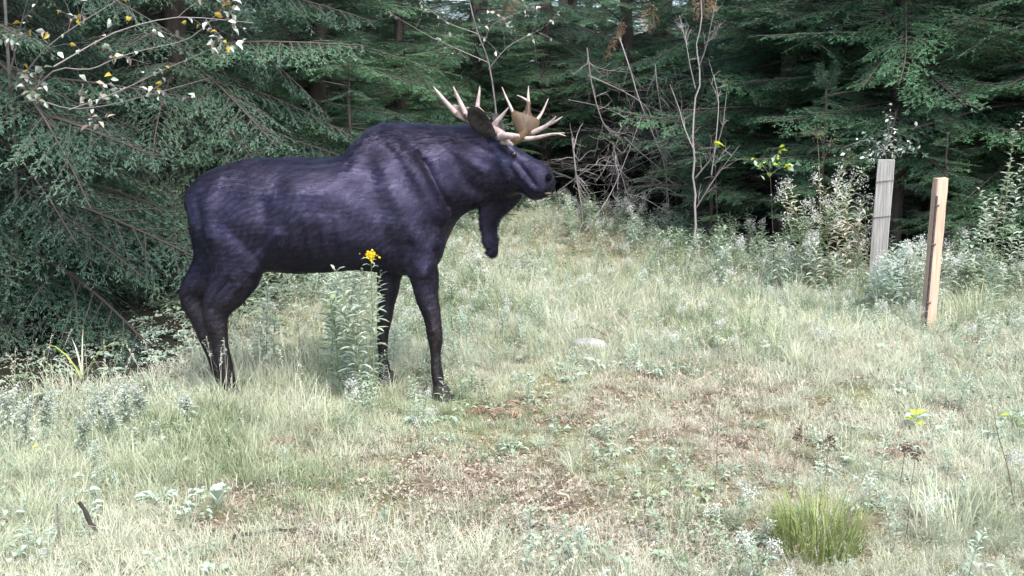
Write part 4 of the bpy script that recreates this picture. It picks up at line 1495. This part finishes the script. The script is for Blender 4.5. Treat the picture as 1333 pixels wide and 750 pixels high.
# ------------------------------------------------------------------ single weeds that stand out
def weed_thing(name, base, h, rng, leaf_m, top_m, label, cat='weed', group=None, n=30, ll=.085, lw=.010, branch=2, stems=1, spread=.0, **kw):
    root = thing(name, base, label, cat, group)
    for k in range(stems):
        st, lf = weed_parts(rng, h * rng.uniform(.8, 1.0) if k else h, n, ll, lw, top_m, branch=branch, **kw)
        dx, dy = (rng.normal(0, spread), rng.normal(0, spread)) if k else (0, 0)
        a = obj('stem', st.mesh('stem', [M['green_stem']]), root, (dx, dy, 0))
        b_ = obj('foliage', lf.mesh('foliage', [M[leaf_m], M[top_m] if top_m else M[leaf_m]]), root, (dx, dy, 0))
        b_['kind'] = 'stuff'
    return root


def at_height(px, py, Y):
    b = at_x(px, Y)
    return b, at(px, py, Y)[2] - b[2]


M['pale_fluff'] = leaf_mat('dull_seed_fluff', (0.24, 0.27, 0.22), (0.52, 0.54, 0.49), trans=0.3, rand=0.3)
rw = np.random.default_rng(404)
# goldenrod in front of the moose's belly
b, h = at_height(484, 332, 6.35)
gr = weed_thing('goldenrod', b, h, rw, 'pale_leaf', None, 'goldenrod with one yellow flower head in front of the belly', 'flower', n=34, ll=.10, lw=.012, branch=0, lean=.0, bend=.0, start=.45)
mb = MB()
nn = 130
c = np.array([0, 0, h]) + rw.normal(0, 1, (nn, 3)) * np.array([.015, .014, .012])
leaves(mb, c, rw.normal(0, 1, (nn, 3)), rw.normal(0, 1, (nn, 3)), .018, .006, rw.random(nn), 0)
obj('flower_head', mb.mesh('flower_head', [M['yellow']]), gr)['kind'] = 'stuff'
for px, py, Y in ((470, 342, 6.38), (458, 352, 6.42), (446, 358, 7.4), (474, 354, 6.5), (428, 370, 7.4), (464, 360, 6.55), (438, 374, 6.6)):
    b, h = at_height(px, py, Y)
    weed_thing('leafy_weed', b, h, rw, 'pale_leaf' if px > 440 else 'weed', None, 'pale grey-green leafy weed rising against the moose belly', 'weed', 'pale weeds under the moose belly', n=58, ll=.105, lw=.013, branch=1)
for px, py, Y in ((343, 368, 7.35), (352, 382, 7.3), (334, 390, 7.5)):
    b, h = at_height(px, py, Y)
    weed_thing('leafy_weed', b, h, rw, 'pale_leaf', None, 'pale narrow-leaved weed just ahead of the moose hind legs', 'weed', 'pale weeds by the hind legs', n=36, ll=.09, lw=.011, branch=0, lean=.02)
# weed clump with white tops left of the posts
for k, (px, py, Y) in enumerate(((1046, 236, 11.0), (1066, 172, 11.3), (1088, 232, 10.9), (1104, 218, 11.0), (1100, 240, 10.8), (1034, 262, 10.8), (1078, 262, 10.7), (1058, 250, 10.8), (1114, 262, 10.9))):
    b, h = at_height(px, py, Y)
    if px == 1066:
        weed_thing('dead_stalk', b, h, rw, 'dead_fern', 'stalk', 'tall thin brown stalk rising from the fluffy weed clump', 'weed', n=6, ll=.05, lw=.008, branch=2)
    else:
        weed_thing('tall_weed', b, h, rw, 'weed' if k % 2 else 'straw', 'white_fluff', 'tall weed with fluffy white seed heads beside the grey board post', 'weed', 'fluffy weeds beside the grey post', n=46, ll=.11, lw=.014, branch=4)
# white flowered weeds between and right of the posts
for px, py, Y in ((1186, 322, 9.7), (1196, 330, 9.5), (1178, 338, 9.6), (1226, 336, 9.4), (1205, 318, 9.9)):
    b, h = at_height(px, py, Y)
    weed_thing('flowering_weed', b, h, rw, 'pale_leaf', 'white_fluff', 'weed with white flower tufts at the foot of the orange post', 'weed', 'white weeds at the orange post', n=30, ll=.09, lw=.012, branch=4)
# climbing plant with white-looking leaves right of the posts
for px, py, Y in ((1300, 165, 11.0), (1292, 205, 10.8), (1276, 245, 10.6), (1262, 285, 10.3), (1312, 240, 10.6), (1252, 312, 10.2), (1322, 300, 10.0)):
    b, h = at_height(px, py, Y)
    weed_thing('climbing_weed', b, h, rw, 'pale_leaf', None, 'tall trailing plant with pale broad leaves against the dark firs', 'weed', 'pale trailing plants beyond the orange post', n=44, ll=.085, lw=.022, branch=2, lean=-.08, bend=.16)
# leafy growth along the far edge
for k in range(34):
    px = rw.uniform(690, 1330); 
    e = rw.uniform(0.0, 1.0)
    py = np.interp(px, [690, 760, 860, 920, 1000, 1100, 1330], [292, 300, 335, 352, 372, 385, 388]) + e * 26
    b = on_ground(px, py)
    weed_thing('leafy_weed', b, rw.uniform(.35, .68), rw, ['weed', 'pale_leaf', 'weed'][k % 3], 'white_fluff' if k % 4 == 0 else None, 'leafy weed in the tall growth along the far edge of the clearing', 'weed', 'weeds along the far edge', n=34, ll=.12, lw=.016, branch=2)
# weeds in the left foreground
for px, py, h in ((165, 562, .30), (150, 575, .25), (188, 556, .27), (35, 590, .30), (60, 568, .26), (245, 560, .20), (15, 570, .30), (110, 600, .22), (128, 560, .24)):
    b = on_ground(px, py)
    weed_thing('flowering_weed', b, h, rw, 'pale_leaf', 'pale_fluff', 'low weed with small whitish flower tufts near the hemlock boughs', 'weed', 'white weeds by the hemlock', n=44, ll=.06, lw=.011, branch=2)

# sedge with long arching blades under the hemlock
b = on_ground(108, 492)
sg = thing('sedge', b, 'bright sedge with a few long arching blades below the hemlock boughs', 'plant')
for az, H, ln, cu in ((0.1, .42, .45, .45), (2.9, .44, .5, .5), (1.5, .40, .1, .1), (0.4, .50, .35, .85), (-.3, .36, .5, 1.0), (3.3, .36, .55, .75), (2.4, .34, .2, .3), (4.4, .3, .4, .6)):
    mb = MB()
    blades(mb, [(rw.normal(0, .01), rw.normal(0, .01), -.01)], np.array([H]), np.array([ln]), np.array([az]), np.array([.016]), np.array([cu]), .75, 0)
    obj('blade', mb.mesh('blade', [M['lime'] if az in (0.1, 2.9, 0.4) else M['grass']]), sg)


def grass_clump(px, py, n, h, spread, mat, label, w=.006, lean=.25, curl=.45):
    b = on_ground(px, py)
    r = thing('grass_clump', b, label, 'grass clump')
    mb = MB()
    rr = spread * np.sqrt(rw.random(n)); a = rw.uniform(0, 6.283, n)
    P = np.stack([rr * np.cos(a), rr * np.sin(a), np.full(n, -.015)], 1)
    blades(mb, P, h * rw.uniform(.45, 1.0, n), np.abs(rw.normal(lean, .2, n)), a + rw.normal(0, .7, n), w * rw.uniform(.6, 1.3, n), curl * rw.uniform(.2, 1.7, n), np.clip(rw.normal(.45, .25, n), 0, 1), 0)
    obj('blades', mb.mesh('blades', [M[mat]]), r)['kind'] = 'stuff'
    return r


M['vivid_grass'] = leaf_mat('vivid_grass', (0.11, 0.16, 0.035), (0.36, 0.41, 0.16), trans=0.35, rand=0.1)
grass_clump(1062, 712, 420, .34, .20, 'vivid_grass', 'dense vivid green grass clump with dark seed heads behind it')
grass_clump(1250, 700, 260, .36, .22, 'grass', 'big grey-green clump of arching grass near the pale stone')
grass_clump(420, 500, 200, .38, .16, 'grass', 'tall grass clump between the fore and hind legs of the moose')
grass_clump(1265, 425, 220, .55, .18, 'grass', 'tall arching grass clump beside the orange post')
# dark seed heads
for px, py, h in ((1030, 655, .36), (1071, 668, .38), (1180, 700, .42), (1170, 655, .3)):
    b = on_ground(px, py)
    r = thing('seed_stalk', b, 'thin stalk with a dark brown seed head near the vivid grass clump', 'weed', 'dark seed stalks by the grass clump')
    mb = MB()
    q = np.array([[0, 0, -.02], [.005, .004, h * .5], [.015, .0, h]])
    tube(mb, q, [.0025, .002, .0016], 4, .3)
    obj('stem', mb.mesh('stem', [M['stalk']]), r)
    mb = MB()
    c = q[2] + rw.normal(0, 1, (60, 3)) * np.array([.012, .012, .016])
    leaves(mb, c, rw.normal(0, 1, (60, 3)), rw.normal(0, 1, (60, 3)), .016, .005, .1, 0)
    obj('seed_head', mb.mesh('seed_head', [M['stalk']]), r)
# tall single stalks
for px, py, tx, ty, m, lab in ((925, 690, 942, 480, 'stalk', 'tall dark thin stalk standing alone in the short grass'), (820, 560, 836, 478, 'straw', 'pale straw stalk standing alone in the short grass'),
                               (1322, 660, 1290, 520, 'stalk', 'leaning dark stalk beside the pale stone'), (398, 500, 388, 420, 'stalk', 'brown dead stalk between the moose legs'), (250, 700, 262, 560, 'straw', 'thin straw stalk standing over the fallen leaves')):
    b = on_ground(px, py)
    e = at(tx, ty, b[1]) - b
    r = thing('dry_stalk', b, lab, 'stalk')
    mb = MB()
    q = np.array([[0, 0, -.02], e * .35 + np.array([.006, 0, 0]), e * .7 + np.array([-.006, 0, 0]), e])
    tube(mb, q, [.0032, .0028, .0022, .0012], 5, .5)
    obj('stem', mb.mesh('stem', [M[m]]), r)
    mb = MB()
    u = rw.uniform(.3, 1, 14)
    leaves(mb, e[None] * u[:, None], rw.normal(0, 1, (14, 3)) + np.array([0, 0, .6]), rw.normal(0, 1, (14, 3)), .03, .003, .6, 0)
    obj('leaf_blades', mb.mesh('leaf_blades', [M[m]]), r)['kind'] = 'stuff'

# broad yellow-green leaves low on the ground
for px, py, sz, n, lab in ((1190, 560, .10, 9, 'low plant with broad yellow-green leaves in the straw'), (1316, 560, .11, 6, 'yellow-green leafy plant standing over the pale stone'),
                           (283, 668, .13, 4, 'low plant with upright blue-grey leaves in the foreground grass'), (55, 600, .07, 5, 'small yellow-green plant among the white weeds'), (500, 690, .06, 6, 'small green plant among the fallen leaves')):
    b = on_ground(px, py)
    r = thing('broadleaf_plant', b, lab, 'plant')
    lime = px not in (283, 500)
    mb = MB()
    tube(mb, [(0, 0, -.02), (.003, 0, .05), (.006, .002, .11)], [.004, .003, .002], 5, .5)
    obj('stem', mb.mesh('stem', [M['green_stem']]), r)
    for k in range(n):
        a = k * 2.4 + rw.normal(0, .3)
        mb = MB()
        up = rw.uniform(.2, .6) if lime else rw.uniform(1.2, 2.2)
        leaves(mb, [(0.005, 0, .03 + .08 * k / n)], [(math.cos(a), math.sin(a), up)], [(-math.cos(a) * up, -math.sin(a) * up, 1)], sz * rw.uniform(.7, 1.2), sz * .26, rw.uniform(.3, .9), 0, .25)
        obj('leaf', mb.mesh('leaf', [M['lime'] if lime and k % 2 == 0 else M['weed'] if px != 283 else M['pale_leaf']]), r)

# dead bracken patches
for px, py, nf, L, lab in ((650, 535, 9, .34, 'reddish dead fern patch on the ground ahead of the fore hooves'), (385, 575, 8, .30, 'reddish dead fern patch below the belly of the moose'), (320, 540, 6, .28, 'reddish dead fern patch by the hind hoof'),
                           (900, 470, 6, .3, 'brown dead fern in the mid meadow'), (1170, 590, 6, .26, 'brown dead fern beside the broad yellow-green leaves'), (1240, 445, 6, .36, 'brown dead fern at the foot of the tall arching grass')):
    b = on_ground(px, py)
    r = thing('dead_fern', b, lab, 'fern')
    for k in range(nf):
        mb = MB()
        fern_frond(mb, rw, L * rw.uniform(.7, 1.2), k * 6.283 / nf + rw.normal(0, .3), rw.uniform(.15, .7), rw.uniform(.2, .8))
        obj('frond', mb.mesh('frond', [M['dead_fern']]), r, (rw.normal(0, .05), rw.normal(0, .05), 0))


# ------------------------------------------------------------------ sticks and stones
def stick(pts, r, label, mat='grey_bark', tw=2, seed=1):
    rng = np.random.default_rng(seed)
    Q = np.array(pts)
    k = np.arange(len(Q)); kk = np.linspace(0, len(Q) - 1, (len(Q) - 1) * 4 + 1)
    Q = np.stack([np.interp(kk, k, Q[:, c]) for c in range(3)], 1) + rng.normal(0, r * .35, ((len(Q) - 1) * 4 + 1, 3))
    o = Q[int(np.argmin(Q[:, 2]))].copy()
    t = thing('stick', o, label, 'stick')
    mb = MB()
    tube(mb, Q - o, r * np.linspace(1, .55, len(Q)) * rng.uniform(.85, 1.1, len(Q)), 7, .5)
    obj('wood', mb.mesh('wood', [M[mat]]), t)
    if tw:
        mb = MB()
        side_twigs(mb, Q - o, rng, tw, r * 14, r * .4, .4, .2, 1)
        obj('twigs', mb.mesh('twigs', [M['dead_twig']]), t)
    return t


def gp(px, py, dz):
    p = on_ground(px, py); p[2] += dz
    return p


stick([gp(738, 436, .03), gp(765, 437, .10), gp(790, 446, .05)], .012, 'dark stick lying over the pale stone in the meadow', 'bark', 2, 2)
stick([gp(128, 708, -.03), gp(128, 708, 0) + np.array([-.03, .01, .10]), gp(128, 708, 0) + np.array([-.075, .0, .19])], .016, 'short brown broken stick poking up out of the grass', 'bark', 0, 3)
stick([gp(78, 715, -.02), gp(78, 715, 0) + np.array([0, .0, .12]), gp(78, 715, 0) + np.array([.005, .0, .22])], .006, 'thin grey upright stick near the short broken stick', 'grey_bark', 0, 4)
stick([gp(395, 690, .02), gp(430, 702, .025), gp(470, 716, .015)], .007, 'thin grey twig lying on the fallen leaves', 'grey_bark', 2, 5)
stick([gp(300, 705, .02), gp(350, 700, .03), gp(392, 694, .02)], .010, 'dark twig lying on the bare leafy ground', 'bark', 2, 6)
stick([gp(655, 700, .02), gp(690, 690, .05), gp(730, 694, .02)], .007, 'short pale twig lying in the foreground litter', 'grey_bark', 1, 7)

stone_m = solid_mat('pale_stone', (0.17, 0.17, 0.165), (0.33, 0.33, 0.32), 9, 0.85, None, 0.5)
for px, py, sx, sy, sz, lab, sd_ in ((765, 455, .17, .10, .07, 'pale flat stone lying in the mid meadow grass', 3), (1330, 612, .09, .10, .07, 'pale stone half hidden in grass beside the leaning stalk', 5), (245, 530, .06, .05, .045, 'small whitish stone by the hind hooves', 8)):
    b = on_ground(px, py)
    rng = np.random.default_rng(sd_)
    mb = MB()
    rows = []
    for a in np.linspace(-1.4, 1.5, 9):
        th = np.arange(14) * 2 * math.pi / 14
        r_ = math.cos(a) ** .7 * (1 + .10 * np.sin(2 * th + sd_) + rng.normal(0, .05, 14))
        rows.append(np.stack([r_ * np.cos(th) * sx, r_ * np.sin(th) * sy, np.full(14, math.sin(a) * sz) + rng.normal(0, .004, 14)], 1))
    i = np.arange(8)[:, None] * 14; j = np.arange(14)[None]; j2 = (j + 1) % 14
    mb.add(np.concatenate(rows), np.stack([i + j, i + j2, i + 14 + j2, i + 14 + j], -1).reshape(-1, 4))
    a = np.arange(14)
    mb.add(np.vstack([rows[-1], rows[-1].mean(0)[None]]), np.stack([a, (a + 1) % 14, np.full(14, 14)], -1))
    tag(obj('stone', mb.mesh('stone', [stone_m]), None, b + np.array([0, 0, sz * .35])), lab, 'stone')


# ------------------------------------------------------------------ rust-brown dead boughs hanging in the trees
M['rust_needle'] = leaf_mat('rust_needles', (0.16, 0.085, 0.04), (0.42, 0.27, 0.15), trans=0.2, rand=0.2)
for px, py, Y, L, az, pit, lab in ((812, 22, 16.0, .75, 3.4, 1.0, 'rust-brown dead bough hanging above the brush tangle'), (918, -25, 14.0, .55, 4.6, 1.2, 'rust-brown dead needles hanging at the top of the leafless sapling'),
                                   (668, -20, 17.0, .7, 4.0, 1.1, 'rust-brown dead bough hanging above the moose antlers'), (846, 2, 16.5, .5, 5.0, 1.2, 'small rust-brown dead bough beside the dark fir trunk')):
    t = thing('dead_bough', at(px, py, Y), lab, 'dead bough', rz=az)
    o = obj('spray', bough(L, rw, 0.5, 0.45, 0.022, [M['twig'], M['rust_needle']], 0.05, 0.5), t)
    o.rotation_euler = (0, pit, 0)
    o['kind'] = 'stuff'
